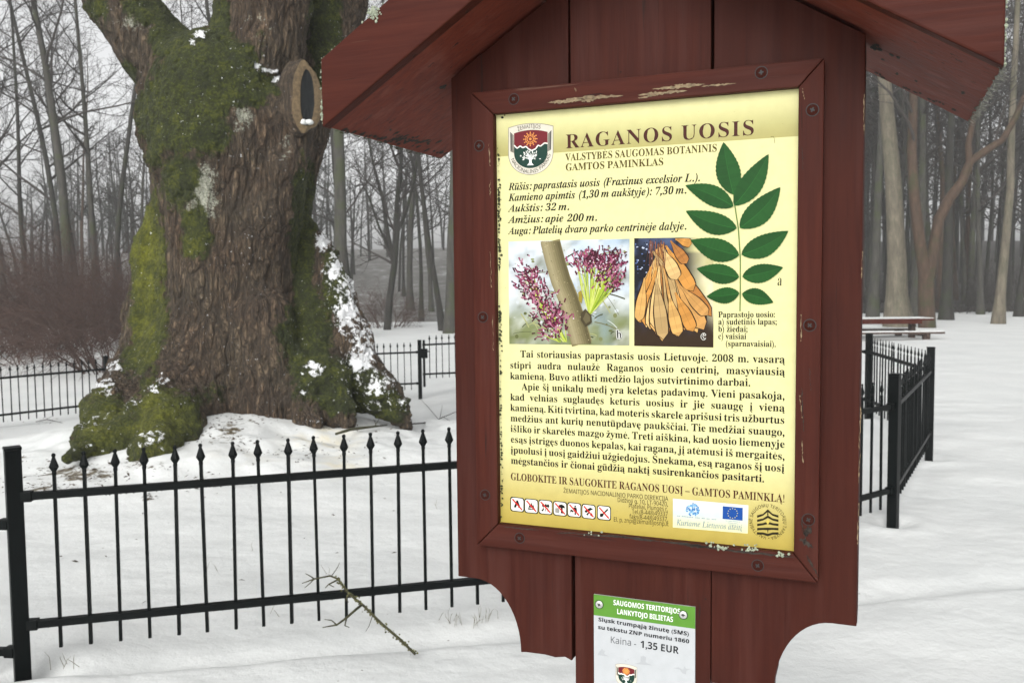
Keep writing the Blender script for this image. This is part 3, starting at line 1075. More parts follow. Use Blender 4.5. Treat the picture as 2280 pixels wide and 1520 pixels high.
# ---- printed shapes
class Print:
    def __init__(self, y0=-0.0002):
        self.mb, self.y = MB(), y0
    def poly(self, pts, col, px=True, bump=1.2e-6):
        P = []
        for p in pts:
            u, v = uv(*p) if px else p
            P.append(loc(u, self.y, v))
        # centre fan keeps concave outlines whole
        self.mb.add(P, [tuple(range(len(P) - 1, -1, -1))] if self._cw(pts, px) else [tuple(range(len(P)))], 0, col)
        self.y -= bump
    def _cw(self, pts, px):
        a = 0
        for i in range(len(pts)):
            x0, y0 = pts[i]
            x1, y1 = pts[(i + 1) % len(pts)]
            a += x0 * y1 - x1 * y0
        return (a > 0) if px else (a < 0)
    def stroke(self, pts, w, col, px=True, w2=None):
        w2 = w if w2 is None else w2
        L, Rr = [], []
        n = len(pts)
        for i, p in enumerate(pts):
            a, c = pts[max(0, i - 1)], pts[min(n - 1, i + 1)]
            dx, dy = c[0] - a[0], c[1] - a[1]
            d = math.hypot(dx, dy) or 1
            ww = (w + (w2 - w) * i / max(1, n - 1)) / 2
            L.append((p[0] - dy / d * ww, p[1] + dx / d * ww))
            Rr.append((p[0] + dy / d * ww, p[1] - dx / d * ww))
        for i in range(n - 1):
            self.poly([L[i], L[i + 1], Rr[i + 1], Rr[i]], col, px, 0)
        self.y -= 1.2e-6
    def disc(self, c, rx, ry, col, n=20, px=True):
        self.poly([(c[0] + rx * math.cos(2 * math.pi * k / n), c[1] + ry * math.sin(2 * math.pi * k / n)) for k in range(n)], col, px)
    def done(self, name, parent, label=None):
        o = self.mb.build(name, M['print'], parent)
        if label:
            o['label'] = label
        return o

def z1(x, y): return (1040 + x / 2.7805, 120 + y / 2.7805)
def z2(x, y): return (1040 + x / 2.7805, 500 + y / 2.7805)
def z4(x, y): return (1040 + x / 2.7805, 1000 + y / 2.7805)

# compound ash leaf
lf = Print(-0.0014)
rr = random.Random(5)
LG = srgb(30, 80, 30)
def leaflet(base, tip, w, col, bias=0.0):
    bx, by = base
    tx, ty = tip
    dx, dy = tx - bx, ty - by
    L = math.hypot(dx, dy)
    nx_, ny_ = -dy / L, dx / L
    side = []
    n = 26
    def wd(t):
        return w * (math.sin(math.pi * min(1, t ** 0.85)) ** 0.85) * (1 - 0.15 * t)
    A, C = [], []
    for i in range(n + 1):
        t = i / n
        ser = 1 + (0.035 if i % 2 else -0.02)
        cx, cy = bx + dx * t + nx_ * bias * math.sin(math.pi * t), by + dy * t + ny_ * bias * math.sin(math.pi * t)
        A.append((cx + nx_ * wd(t) * ser, cy + ny_ * wd(t) * ser, cx, cy))
        C.append((cx - nx_ * wd(t) * ser, cy - ny_ * wd(t) * ser, cx, cy))
    c2 = tuple(c * 0.80 for c in col)
    for i in range(n):
        k = 0.93 + 0.14 * rr.random()
        lf.poly([(A[i][2], A[i][3]), (A[i + 1][2], A[i + 1][3]), A[i + 1][:2], A[i][:2]], tuple(c * k for c in col), True, 0)
        k = 0.93 + 0.14 * rr.random()
        lf.poly([(C[i][2], C[i][3]), (C[i + 1][2], C[i + 1][3]), C[i + 1][:2], C[i][:2]], tuple(c * k for c in c2), True, 0)
    lf.y -= 1.5e-6
    lf.stroke([(a[2], a[3]) for a in A[:-2]], 1.6, tuple(c * 1.6 for c in col), True, 0.5)
    lf.y -= 1.5e-6
lf.stroke([z1(1650, 860), z1(1660, 950), z1(1680, 1080), z2(1692, 200), z2(1692, 320), z2(1692, 430), z2(1690, 535)], 2.6, srgb(96, 122, 60))
for base, tip, w, bias in ((z1(1650, 872), z1(1588, 548), 29, -2), (z1(1655, 940), z1(1867, 622), 27, 5), (z1(1650, 944), z1(1352, 815), 24, 4), (z1(1690, 1078), z1(1940, 826), 28, 6), (z1(1670, 1080), z1(1355, 973), 26, -6),
                           (z2(1700, 186), z2(1990, 40), 26, 5), (z2(1685, 190), z2(1384, 97), 27, -3), (z2(1705, 322), z2(1957, 265), 22, 2), (z2(1685, 325), z2(1422, 272), 23, -1), (z2(1703, 428), z2(1897, 482), 19, -3), (z2(1686, 424), z2(1483, 445), 19, -2)):
    leaflet(base, tip, w, LG, bias)
lf.done('leaf_picture', panel, 'printed green ash leaf with eleven toothed leaflets')

def quadgrid(pr, TLp, TRp, BRp, BLp, nx_, ny_, fcol):
    def q(s, t):
        return tuple((TLp[k] * (1 - s) + TRp[k] * s) * (1 - t) + (BLp[k] * (1 - s) + BRp[k] * s) * t for k in (0, 1))
    cs = [[fcol(i / nx_, j / ny_) for i in range(nx_ + 1)] for j in range(ny_ + 1)]
    for j in range(ny_):
        for i in range(nx_):
            pts = [q(i / nx_, (j + 1) / ny_), q((i + 1) / nx_, (j + 1) / ny_), q((i + 1) / nx_, j / ny_), q(i / nx_, j / ny_)]
            pr.mb.add([loc(*((lambda a: (a[0], pr.y, a[1]))(uv(*p)))) for p in pts], [(0, 1, 2, 3)], 0, (cs[j + 1][i], cs[j + 1][i + 1], cs[j][i + 1], cs[j][i]))
    pr.y -= 1e-5
def lerp(a, b, t):
    t = max(0.0, min(1.0, t))
    return tuple(x + (y - x) * t for x, y in zip(a, b))
def n2(x, y, s):
    return float(fbm(np.array([[x, y, s * 7.7]]), 3, s)[0])

# flowers
fp = Print(-0.0004)
def bgf(s, t):
    a = lerp(srgb(206, 214, 222), srgb(120, 128, 84), S(t * 1.35 - 0.35) + 0.5 * n2(s * 5, t * 5, 3))
    a = lerp(a, srgb(88, 92, 48), 1.5 * n2(s * 9 + 3, t * 8, 4))
    a = lerp(a, srgb(150, 178, 205), 1.3 * n2(s * 4 + 9, t * 4, 6) * (s > 0.5))
    return lerp(a, srgb(226, 228, 224), 1.1 * n2(s * 9, t * 9 + 4, 5))
quadgrid(fp, z2(257, 105), z2(1006, 88), z2(1005, 748), z2(262, 738), 34, 30, bgf)
rr = random.Random(8)
def inside(x, y, m=6):
    return 262 + m < x < 1003 - m and 106 + m < y < 736 - m
for k in range(90):
    x, y = rr.uniform(285, 980), rr.uniform(130, 712)
    r = rr.uniform(4, 12)
    if inside(x, y, 24):
        fp.disc(z2(x, y), r * 0.4, r * rr.uniform(0.2, 0.45), rr.choice((srgb(150, 156, 128), srgb(116, 120, 78), srgb(196, 202, 204), srgb(170, 176, 166), srgb(92, 98, 58) if y > 400 else srgb(178, 186, 190), srgb(140, 148, 100))), 12)
for k in range(60):                      # blurred twigs behind
    x, y = rr.uniform(270, 990), rr.uniform(110, 730)
    a = rr.uniform(-1, 1)
    L = rr.uniform(40, 150)
    pts = [(x + math.cos(a) * L * t, y + math.sin(a) * L * t + 20 * t * t) for t in (0, 0.33, 0.66, 1)]
    if all(inside(*p) for p in pts):
        fp.stroke([z2(*p) for p in pts], rr.uniform(1, 3), rr.choice((srgb(104, 100, 66), srgb(200, 204, 200), srgb(70, 72, 48), srgb(158, 160, 110))))
br = [(515, 104), (545, 220), (580, 340), (625, 450), (660, 560), (690, 660), (712, 738)]
fp.stroke([z2(*p) for p in br], 44, srgb(126, 116, 80), True, 46)
for ox, cc in ((-52, (140, 130, 98)), (-42, (150, 140, 106)), (-30, (156, 146, 112)), (-18, (148, 138, 104)), (-4, (138, 128, 94)), (10, (126, 117, 84)), (24, (114, 105, 74)), (38, (102, 94, 64)), (50, (90, 82, 54))):
    fp.stroke([z2(p[0] + ox, p[1]) for p in br], 6.5, srgb(*cc))
for k in range(60):
    t = rr.random() * 5.99
    i = int(t)
    p = [br[i][j] + (br[i + 1][j] - br[i][j]) * (t - i) for j in (0, 1)]
    x, y = p[0] + rr.uniform(-52, 52), p[1]
    if inside(x, y, 10):
        fp.disc(z2(x, y), rr.uniform(0.6, 2), rr.uniform(0.4, 1.2), rr.choice((srgb(104, 96, 64), srgb(170, 158, 120))), 6)
PU = [srgb(112, 40, 66), srgb(86, 26, 48), srgb(150, 78, 104), srgb(176, 116, 138), srgb(66, 24, 38), srgb(130, 52, 84)]
def cluster(n, path, spread, root, seed, green):
    r2 = random.Random(seed)
    for k in range(70):
        t = r2.random() * (len(path) - 1.001)
        i = int(t)
        c = [path[i][j] + (path[i + 1][j] - path[i][j]) * (t - i) for j in (0, 1)]
        e = (c[0] + r2.gauss(0, spread * 0.5), c[1] + r2.gauss(0, spread * 0.4))
        rt_ = root(c)
        if inside(*e) and inside(*rt_):
            fp.stroke([z2(*rt_), z2((rt_[0] + e[0]) / 2 + r2.uniform(-9, 9), (rt_[1] + e[1]) / 2), z2(*e)], 2.4, r2.choice(green), True, 1.0)
    for k in range(n):
        t = r2.random() * (len(path) - 1.001)
        i = int(t)
        c = [path[i][j] + (path[i + 1][j] - path[i][j]) * (t - i) for j in (0, 1)]
        x, y = c[0] + r2.gauss(0, spread), c[1] + r2.gauss(0, spread * 0.8)
        a = math.atan2(y - root(c)[1], x - root(c)[0]) + r2.gauss(0, 0.6)
        L = r2.uniform(14, 34)
        e = (x + math.cos(a) * L, y + math.sin(a) * L)
        if inside(x, y, 10) and inside(*e):
            fp.stroke([z2(x, y), z2(*e)], r2.uniform(2.0, 4.6), r2.choice(PU), True, r2.uniform(1.4, 3.4))
            if r2.random() < 0.45:
                fp.disc(z2(*e), 2.0, 2.0, srgb(58, 20, 34), 7)
            if r2.random() < 0.2:
                fp.disc(z2(x, y), 1.8, 1.5, srgb(220, 206, 214), 6)
GREENS = (srgb(150, 172, 50), srgb(176, 190, 78), srgb(116, 140, 40), srgb(196, 204, 110))
cluster(430, [(375, 290), (400, 360), (430, 440), (500, 520), (560, 600), (510, 670)], 42, lambda c: (c[0] + 60, min(725, c[1] + 130)), 21, GREENS)
cluster(400, [(700, 220), (760, 240), (840, 260), (900, 220), (930, 330), (860, 380)], 44, lambda c: (760, 560), 22, GREENS)
fp.poly([z2(*p) for p in ((735, 520), (772, 560), (775, 605), (735, 632), (706, 590), (710, 545))], srgb(70, 62, 42))
fp.poly([z2(*p) for p in ((740, 540), (762, 565), (764, 596), (738, 612), (720, 584))], srgb(98, 90, 64))
fp.poly([z2(*p) for p in ((690, 420), (708, 405), (718, 440), (712, 490), (696, 470))], srgb(150, 132, 48))
flow = fp.done('flower_picture', panel, 'printed photograph of purple ash flowers on a twig')
mb = MB()
for dx, dy in ((-1.2, 0), (1.2, 0), (0, -1.2), (0, 1.2)):
    set_line(mb, 'b', (1373 + dx, 753 + dy), (1385 + dx, 753 + dy), 0.0142, 'serif', srgb(235, 235, 230), -0.0016, 0.0)
set_line(mb, 'b', (1373, 753), (1385, 753), 0.0142, 'serif', BLACK, -0.0018, -0.006)
mb.build('picture_letter', M['print'], flow)

# winged fruit
fq = Print(-0.0004)
def bgq(s, t):
    dk = lerp(srgb(24, 26, 34), srgb(74, 88, 120), 1.6 * n2(s * 9, t * 9, 13))
    lt = lerp(srgb(186, 180, 130), srgb(226, 216, 180), 0.5 + n2(s * 5, t * 5, 14))
    a = lerp(dk, lt, S((s - 0.62) * 3.2 - max(0, t - 0.55) * 3))
    a = lerp(a, srgb(52, 38, 24), S((t - 0.55) * 2.5))
    if t < 0.12:
        a = lerp(a, srgb(236, 229, 160), (s - 0.6) * 3)
    return a
quadgrid(fq, z2(1035, 85), z2(1525, 78), z2(1525, 760), z2(1035, 750), 26, 34, bgq)
rr = random.Random(31)
for k in range(80):
    x, y = rr.uniform(1042, 1170), rr.uniform(95, 330)
    if x < 1170 - (y - 95) * 0.2:
        fq.disc(z2(x, y), rr.uniform(0.8, 2.4), rr.uniform(0.8, 2.2), rr.choice((srgb(190, 200, 226), srgb(90, 110, 160), srgb(18, 18, 22), srgb(12, 12, 14))), 7)
def samara(bx, by, tx, ty, w, col):
    dx, dy = tx - bx, ty - by
    L = math.hypot(dx, dy)
    nx_, ny_ = -dy / L, dx / L
    def prof(t):
        return w * (0.16 + 0.84 * S(t * 1.6)) * math.sqrt(max(0, 1 - max(0, (t - 0.82) / 0.18) ** 2))
    for sc, c in ((1.2, srgb(38, 22, 12)), (1.0, col)):
        A = [(bx + dx * t + nx_ * prof(t) * sc, by + dy * t + ny_ * prof(t) * sc) for t in np.linspace(0, 1.0 if sc == 1 else 1.01, 12)]
        C = [(bx + dx * t - nx_ * prof(t) * sc, by + dy * t - ny_ * prof(t) * sc) for t in np.linspace(0, 1.0 if sc == 1 else 1.01, 12)]
        A = [(min(1522, max(1037, p[0])), min(752, max(86, p[1]))) for p in A]
        C = [(min(1522, max(1037, p[0])), min(752, max(86, p[1]))) for p in C]
        for i in range(11):
            k = 1.0 if sc > 1 else 0.82 + 0.3 * rr.random()
            fq.poly([z2(*A[i]), z2(*A[i + 1]), z2(*C[i + 1]), z2(*C[i])], tuple(min(1, q * k) for q in c), True, 0)
        fq.y -= 1.5e-6
    fq.stroke([z2(bx + dx * t, by + dy * t) for t in (0.1, 0.5, 0.85)], 1.0, tuple(q * 0.5 for q in col), True, 0.4)
TAN_ = [srgb(190, 142, 80), srgb(206, 160, 92), srgb(166, 110, 54), srgb(214, 178, 118), srgb(196, 138, 66), srgb(178, 148, 98)]
fr_list = []
for k in range(16):
    s = k / 15
    fr_list.append((1190 + 40 * rr.uniform(-1, 1), 150 + rr.uniform(-30, 60), 1050 + 470 * s + rr.uniform(-8, 8), 600 + rr.uniform(0, 130) - 260 * abs(s - 0.5) ** 2, 30 + rr.uniform(0, 10)))
for k in range(12):
    s = k / 11
    fr_list.append((1150 + 110 * s + rr.uniform(-20, 20), 280 + rr.uniform(-30, 30), 1070 + 390 * s + rr.uniform(-8, 8), 690 + rr.uniform(-20, 50) - 160 * abs(s - 0.5), 36 + rr.uniform(0, 8)))
fr_list += [(1230, 130, 1400, 410, 40), (1215, 150, 1300, 340, 38), (1260, 100, 1360, 240, 30), (1190, 260, 1160, 640, 34), (1170, 330, 1215, 710, 38), (1320, 380, 1490, 560, 34), (1290, 420, 1400, 660, 36), (1250, 430, 1310, 690, 36), (1100, 330, 1062, 600, 30), (1290, 90, 1390, 120, 26)]
for f in fr_list:
    samara(*f, rr.choice(TAN_))
for k in range(26):
    x = rr.uniform(1130, 1240)
    fq.stroke([z2(x, rr.uniform(95, 130)), z2(x + rr.uniform(-30, 10), rr.uniform(170, 300))], 1.4, rr.choice((srgb(104, 60, 46), srgb(70, 40, 30), srgb(150, 96, 60))), True, 0.7)
fruit = fq.done('fruit_picture', panel, 'printed photograph of dry brown winged ash fruits')
mb = MB()
for dx, dy in ((-1.2, 0), (1.2, 0), (0, -1.2), (0, 1.2)):
    set_line(mb, 'c', (1561 + dx, 755.5 + dy), (1572 + dx, 755.5 + dy), 0.0142, 'serif', srgb(240, 238, 230), -0.0016, 0.0)
set_line(mb, 'c', (1561, 755.5), (1572, 755.5), 0.0142, 'serif', BLACK, -0.0018, -0.006)
mb.build('picture_letter', M['print'], fruit)

# park shield
def shield(cx, cy, w, h, n=18):
    """closed outline in zoom-1 pixels: bowed top, straight sides, round foot"""
    pts = []
    for k in range(n + 1):
        t = -1 + 2 * k / n
        pts.append((cx + w * t, cy - h * (0.86 + 0.14 * (1 - t * t))))
    for k in range(1, 2 * n):
        t = math.pi * k / (2 * n)
        pts.append((cx + w * math.cos(t), cy + h * (0.12 + 0.88 * math.sin(t) ** 0.9)))
    return pts
def skew(p, c=(395, 590)):
    return (p[0], p[1] - 0.045 * (p[0] - c[0]))
def emblem(parent, conv, Y0, name, label, letters=True):
    e = Print(Y0)
    def pl(pts, col): e.poly([conv(*skew(p)) for p in pts], col)
    pl(shield(395, 590, 140, 160), srgb(150, 146, 128))
    pl(shield(395, 590, 136, 156), srgb(214, 208, 192))
    for s in (-1, 1):
        pl([(395 + s * 128, 478), (395 + s * 106, 500), (395 + s * 104, 610), (395 + s * 126, 600)], srgb(128, 124, 112))
        pl([(395 + s * 128, 478), (395 + s * 118, 488), (395 + s * 116, 590), (395 + s * 126, 600)], srgb(92, 90, 84))
    top = shield(395, 590, 104, 118)
    pl(top, srgb(30, 60, 50))
    n = 18
    up = [p for p in top[:n + 1]]
    zig = [(499, 560), (480, 556), (455, 575), (440, 568), (425, 590), (400, 600), (380, 588), (365, 572), (345, 580), (330, 568), (310, 582), (291, 562)]
    pl([up[0]] + up[1:] + [(499, 562)] + zig[1:], srgb(110, 36, 42))
    for a, c in zip(zig[:-1], zig[1:]):
        e.stroke([conv(*skew(a)), conv(*skew(c))], 2.6, srgb(238, 236, 226))
    gold = srgb(226, 150, 78)
    for k in range(12):
        t = 2 * math.pi * k / 12
        e.stroke([conv(*skew((392 + 16 * math.cos(t), 528 + 16 * math.sin(t)))), conv(*skew((392 + 40 * math.cos(t), 528 + 40 * math.sin(t))))], 1.3, gold)
        e.disc(conv(*skew((392 + 41 * math.cos(t), 528 + 41 * math.sin(t)))), 1.4, 1.4, gold, 7)
    for r in (20, 30):
        for k in range(20):
            t0, t1 = 2 * math.pi * k / 20, 2 * math.pi * (k + 1) / 20
            e.stroke([conv(*skew((392 + r * math.cos(t0), 528 + r * math.sin(t0)))), conv(*skew((392 + r * math.cos(t1), 528 + r * math.sin(t1))))], 1.1, gold)
    e.disc(conv(*skew((392, 528))), 3.0, 3.0, gold, 10)
    wh = srgb(240, 240, 234)
    e.poly([conv(*skew(p)) for p in ((372, 690), (384, 676), (387, 650), (399, 650), (401, 676), (414, 690))], wh)
    r2 = random.Random(3)
    for k in range(9):
        t = math.pi * (0.08 + 0.84 * k / 8)
        e.stroke([conv(*skew((393, 658))), conv(*skew((393 + 34 * math.cos(t), 648 - 34 * math.sin(t))))], 1.6, wh, True, 0.8)
    for k in range(44):
        t = math.pi * (-0.02 + 1.04 * r2.random())
        r = r2.uniform(24, 66)
        x, y = 393 + r * math.cos(t), 652 - r * 0.86 * math.sin(t)
        a = t + r2.gauss(0, 0.4)
        dx, dy = math.cos(a) * 7, -math.sin(a) * 7
        e.poly([conv(*skew(p)) for p in ((x - dx, y - dy), (x + dy * 0.45, y - dx * 0.45), (x + dx, y + dy), (x - dy * 0.45, y + dx * 0.45))], wh)
    o = e.done(name, parent, label)
    return o, e.y
em, ey = emblem(panel, z1, -0.0004, 'park_emblem', 'grey shield emblem with a sun over a white tree')
mb = MB()
cpx = z1(392, 590)
arc_text(mb, 'ŽEMAITIJOS', z1(392, 700), 0.0640, R(90) + 0.34, R(90) - 0.34 + 0.045, 0.0062, srgb(24, 22, 20), ey - 0.0002)
mb.build('emblem_lettering', M['print'], em)
mb = MB()
arc_text(mb, 'NACIONALINIS PARKAS', z1(392, 588), 0.0378, R(202), R(344), 0.0056, srgb(24, 22, 20), ey - 0.0002, inward=True, ry=1.08)
mb.build('emblem_lettering', M['print'], em)

# prohibition pictograms
pc = Print(-0.0004)
RED, WHT, BLK = srgb(196, 40, 36), srgb(232, 230, 220), srgb(22, 20, 18)
for k, (x, y) in enumerate(((311, 340), (398, 350), (486, 357), (576, 366), (664, 374), (753, 384), (848, 392))):
    def rr_(hw, hh, cr=14, x=x, y=y):
        pts = []
        for (sx_, sy_, a0) in ((1, 1, 0), (-1, 1, 90), (-1, -1, 180), (1, -1, 270)):
            for a in (0, 30, 60, 90):
                t = R(a0 + a)
                px0 = x + sx_ * (hw - cr) + cr * math.cos(t)
                pts.append((px0, y + sy_ * (hh - cr) + cr * math.sin(t) + 0.11 * (px0 - x)))
        return [z4(*p) for p in pts]
    pc.poly(rr_(43, 45), BLK)
    pc.poly(rr_(38, 40), WHT)
    def pp_(pts, col=BLK, x=x, y=y):
        pc.poly([z4(x + a, y + c + 0.11 * a) for a, c in pts], col)
    if k == 0:      # tent
        pp_([(-4, -26), (4, -26), (22, 20), (-22, 20)])
        pp_([(0, -6), (7, 20), (-7, 20)], WHT)
    elif k == 1:    # camp fire
        pp_([(-18, 10), (-12, -6), (-6, 2), (0, -24), (8, -4), (14, -10), (18, 10)])
        pp_([(-22, 12), (22, 18), (22, 23), (-22, 17)])
        pp_([(-22, 22), (22, 10), (22, 15), (-22, 27)])
    elif k == 2:    # picking flowers
        for a in (-16, 0, 14):
            pp_([(a - 2, 26), (a + 2, 26), (a + 4, -4), (a, -4)])
            pp_([(a - 8, -6), (a - 2, -20), (a + 6, -20), (a + 11, -6), (a + 2, 2)])
        pp_([(-26, 22), (-12, 8), (-8, 14), (-20, 28)])
    elif k == 3:    # mushroom and litter
        pp_([(-30, 0), (-10, -4), (-2, 12), (-8, 30), (-30, 26)], srgb(150, 148, 142))
        pp_([(-14, -6), (-6, -22), (10, -28), (26, -20), (32, -6)])
        pp_([(6, -6), (16, -6), (18, 28), (4, 28)])
    elif k == 4:    # person with dog
        pp_([(2, -28), (10, -28), (12, -18), (0, -18)])
        pp_([(-4, -16), (14, -16), (18, 8), (10, 10), (10, 30), (2, 30), (2, 10), (-6, 8)])
        pp_([(-26, 4), (-16, -2), (-6, 6), (-8, 22), (-12, 12), (-20, 12), (-22, 24)])
    elif k == 5:    # hammering
        pp_([(-26, -2), (10, -26), (28, -18), (2, -2), (-18, 10)])
        pp_([(-16, 20), (4, -4), (10, 2), (-8, 26)])
        pp_([(12, 8), (22, 8), (24, 20), (16, 28), (8, 20)])
    else:           # spade
        pp_([(20, -28), (28, -22), (-6, 14), (-12, 8)])
        pp_([(-24, 6), (-8, 4), (-2, 14), (-10, 26), (-26, 26)])
    pc.stroke([z4(x - 30, y - 34), z4(x + 30, y + 34)], 3.2, RED)
pc.done('prohibition_pictograms', panel)

# sponsor strip with the flag
ev = Print(-0.0004)
quadgrid(ev, z4(1275, 303), z4(1742, 345), z4(1738, 520), z4(1274, 482), 14, 10, lambda s, t: lerp(srgb(222, 226, 216), lerp(srgb(178, 200, 216), srgb(224, 222, 176), S(t * 1.5 - 0.4)), S(t * 1.3)))
ev.poly([z4(*p) for p in ((1583, 350), (1707, 361), (1706, 440), (1582, 429))], srgb(28, 74, 148))
for k in range(12):
    t = 2 * math.pi * k / 12
    ev.disc(z4(1644 + 30 * math.cos(t), 395 + 30 * math.sin(t)), 1.1, 1.1, srgb(214, 206, 110), 6)
rr = random.Random(17)
for k in range(110):
    a, r = rr.uniform(0, 2 * math.pi), rr.random() ** 0.6
    x, y = 1398 + 42 * r * math.cos(a), 372 + 38 * r * math.sin(a)
    if y > 385 and x < 1376: continue
    s = rr.uniform(2.4, 5.0)
    ev.poly([z4(x - s, y - s), z4(x + s, y - s), z4(x + s, y + s), z4(x - s, y + s)], rr.choice((srgb(70, 130, 190), srgb(110, 170, 210), srgb(60, 110, 170), srgb(150, 190, 214))))
for (x0, y0, x1, y1, w) in ((1300, 410, 1545, 434, 1.6), (1600, 440, 1690, 448, 1.2), (1612, 452, 1672, 458, 1.2), (1620, 463, 1668, 467, 1.2)):
    n = 24
    for k in range(n):
        if rr.random() < 0.8:
            ev.stroke([z4(x0 + (x1 - x0) * k / n, y0 + (y1 - y0) * k / n), z4(x0 + (x1 - x0) * (k + 0.7) / n, y0 + (y1 - y0) * (k + 0.7) / n)], w, srgb(120, 140, 160))
spons = ev.done('sponsor_strip', panel, 'pale blue strip with a map of dots and a blue flag with a ring of stars')
mb = MB()
set_line(mb, 'Kuriame Lietuvos ateitį', z4(1298, 466), z4(1704, 500), 0.0095, 'itreg', srgb(118, 142, 158), -0.0014, 0.0)
mb.build('strip_lettering', M['print'], spons)

# round emblem
rd = Print(-0.0004)
cxz, cyz = 1862, 447
INK = srgb(44, 38, 20)
for k in range(5):
    h = -52 + k * 26
    for s in (-1, 1):
        w = 66
        bow = 30
        y0 = cyz + h + 6
        lift = -26 + k * 13
        rd.poly([z4(cxz, y0 + lift * 0.9 - 8), z4(cxz + s * 30, y0 + 2 + lift * 0.2), z4(cxz + s * w, y0 + 6), z4(cxz + s * w, y0 + 19 + 2), z4(cxz + s * 30, y0 + 15 + lift * 0.25), z4(cxz, y0 + lift * 0.9 + 8)], INK)
rd.disc(z4(cxz, cyz), 4.2, 6.0, srgb(206, 186, 90), 4)
for s in (-1, 1):
    rd.stroke([z4(cxz, cyz + s * 40), z4(cxz, cyz + s * 72)], 3.4, INK, True, 0.5)
rnd = rd.done('round_emblem', panel, 'dark ring emblem of open book chevrons on the yellow panel')
mb = MB()
arc_text(mb, 'VALSTYBINĖ SAUGOMŲ TERITORIJŲ TARNYBA • ', z4(cxz, cyz), 0.0232, R(-95), R(-95 - 358), 0.0049, INK, -0.0006)
mb.build('emblem_lettering', M['print'], rnd)

# punched corner and hair crack in the panel
pd = Print(-0.0003)
pd.disc((1118.5, 262), 3.2, 2.6, srgb(16, 14, 12), 9)
pd.disc((1124, 257), 1.6, 1.4, srgb(24, 20, 18), 8)
pd.stroke([(1716, 305), (1722, 304), (1724, 309), (1725, 319)], 1.0, srgb(96, 90, 50))
for k in range(46):
    x, y = rr.uniform(1120, 1765), rr.uniform(240, 1190)
    pd.disc((x, y), rr.uniform(0.35, 0.9), rr.uniform(0.35, 0.8), srgb(120, 110, 70), 6)
tag(pd.done('scuffs', panel), kind='stuff')

# ------------------------------------------------------------------ ticket plate
TP = PF + 0.0012 - 0.0032
ticket = thing('ticket_sign', 'small white plate with a green header screwed to the post below the yellow panel', 'sign')
ticket.matrix_world = board.matrix_world.copy()
def uvt(px, py): return uv(px, py, TP)
u0, vt0 = uvt(1322, 1320)
u1, vt1 = uvt(1548, 1353)
vt = (vt0 + vt1) / 2
vg = (uvt(1320, 1366)[1] + uvt(1547, 1401)[1]) / 2
vb = vt - 0.250
mb = MB()
mb.add([loc(u0, TP, vb), loc(u1, TP, vb), loc(u1, TP, vg), loc(u0, TP, vg)], [(0, 1, 2, 3)], 0, srgb(188, 191, 193))
mb.add([loc(u0, TP, vg), loc(u1, TP, vg), loc(u1, TP, vt), loc(u0, TP, vt)], [(0, 1, 2, 3)], 0, srgb(92, 142, 56))
for a, c in (((u0, vb), (u1, vb)), ((u1, vb), (u1, vt)), ((u1, vt), (u0, vt)), ((u0, vt), (u0, vb))):
    mb.add([loc(c[0], TP, c[1]), loc(a[0], TP, a[1]), loc(a[0], TP + 0.003, a[1]), loc(c[0], TP + 0.003, c[1])], [(0, 1, 2, 3)], 0, srgb(190, 192, 192))
mb.add([loc(u0, TP + 0.003, vb), loc(u1, TP + 0.003, vb), loc(u1, TP + 0.003, vt), loc(u0, TP + 0.003, vt)], [(3, 2, 1, 0)], 0, srgb(180, 180, 180))
plate = mb.build('plate', mat_print('printed plate', 0.3), ticket)
def zt(x, y): return (1240 + x / 5.7, 1260 + y / 5.7)
mb = MB()
tw = srgb(238, 240, 236)
set_line(mb, 'SAUGOMOS TERITORIJOS', zt(715, 487), zt(1566, 604), 0.0086, 'sansb', tw, -0.0004, 0.0, TP)
set_line(mb, 'LANKYTOJO BILIETAS', zt(760, 600), zt(1476, 706), 0.0086, 'sansb', tw, -0.0004, 0.0, TP)
set_line(mb, 'Siųsk trumpąją žinutę (SMS)', zt(525, 692), zt(1680, 880), 0.0064, 'sansb', srgb(34, 36, 38), -0.0004, 0.012, TP)
set_line(mb, 'su tekstu ZNP numeriu 1860', zt(520, 790), zt(1682, 976), 0.0064, 'sansb', srgb(34, 36, 38), -0.0004, 0.012, TP)
set_line(mb, 'Kaina -', zt(675, 967), zt(1010, 1018), 0.0112, 'sans', srgb(96, 98, 100), -0.0004, 0.0, TP)
set_line(mb, '1,35 EUR', zt(1055, 1026), zt(1546, 1110), 0.0118, 'sansb', srgb(36, 38, 40), -0.0004, 0.0, TP)
mb.build('plate_lettering', M['print'], plate)
class PrintT(Print):
    def poly(self, pts, col, px=True, bump=3e-6):
        P = [loc(*((lambda a: (a[0], self.y, a[1]))(uvt(*p)))) for p in pts]
        self.mb.add(P, [tuple(range(len(P) - 1, -1, -1))] if self._cw(pts, px) else [tuple(range(len(P)))], 0, col)
        self.y -= bump
an = PrintT(TP - 0.0003)
gy_ = srgb(176, 179, 181)
for pts in (((515, 1120), (540, 1075), (560, 1060), (572, 1038), (585, 1062), (620, 1070), (600, 1095), (612, 1118), (665, 1140), (590, 1134)),
            ((1065, 1135), (1085, 1140), (1090, 1128), (1132, 1150), (1125, 1210), (1150, 1228), (1212, 1254), (1120, 1248), (985, 1232), (1060, 1215)),
            ((1478, 1288), (1540, 1278), (1600, 1310), (1622, 1262), (1640, 1296), (1702, 1300), (1645, 1322), (1638, 1370), (1590, 1352), (1560, 1308)),
            ((862, 1190), (880, 1186), (884, 1204), (868, 1208)), ((894, 1172), (912, 1168), (914, 1186), (898, 1190))):
    an.poly([zt(*p) for p in pts], gy_)
tag(an.done('animal_shapes', plate), kind='stuff')
old_uv = uv
uv_t = lambda px, py, off=0.0: old_uv(px, py, TP)
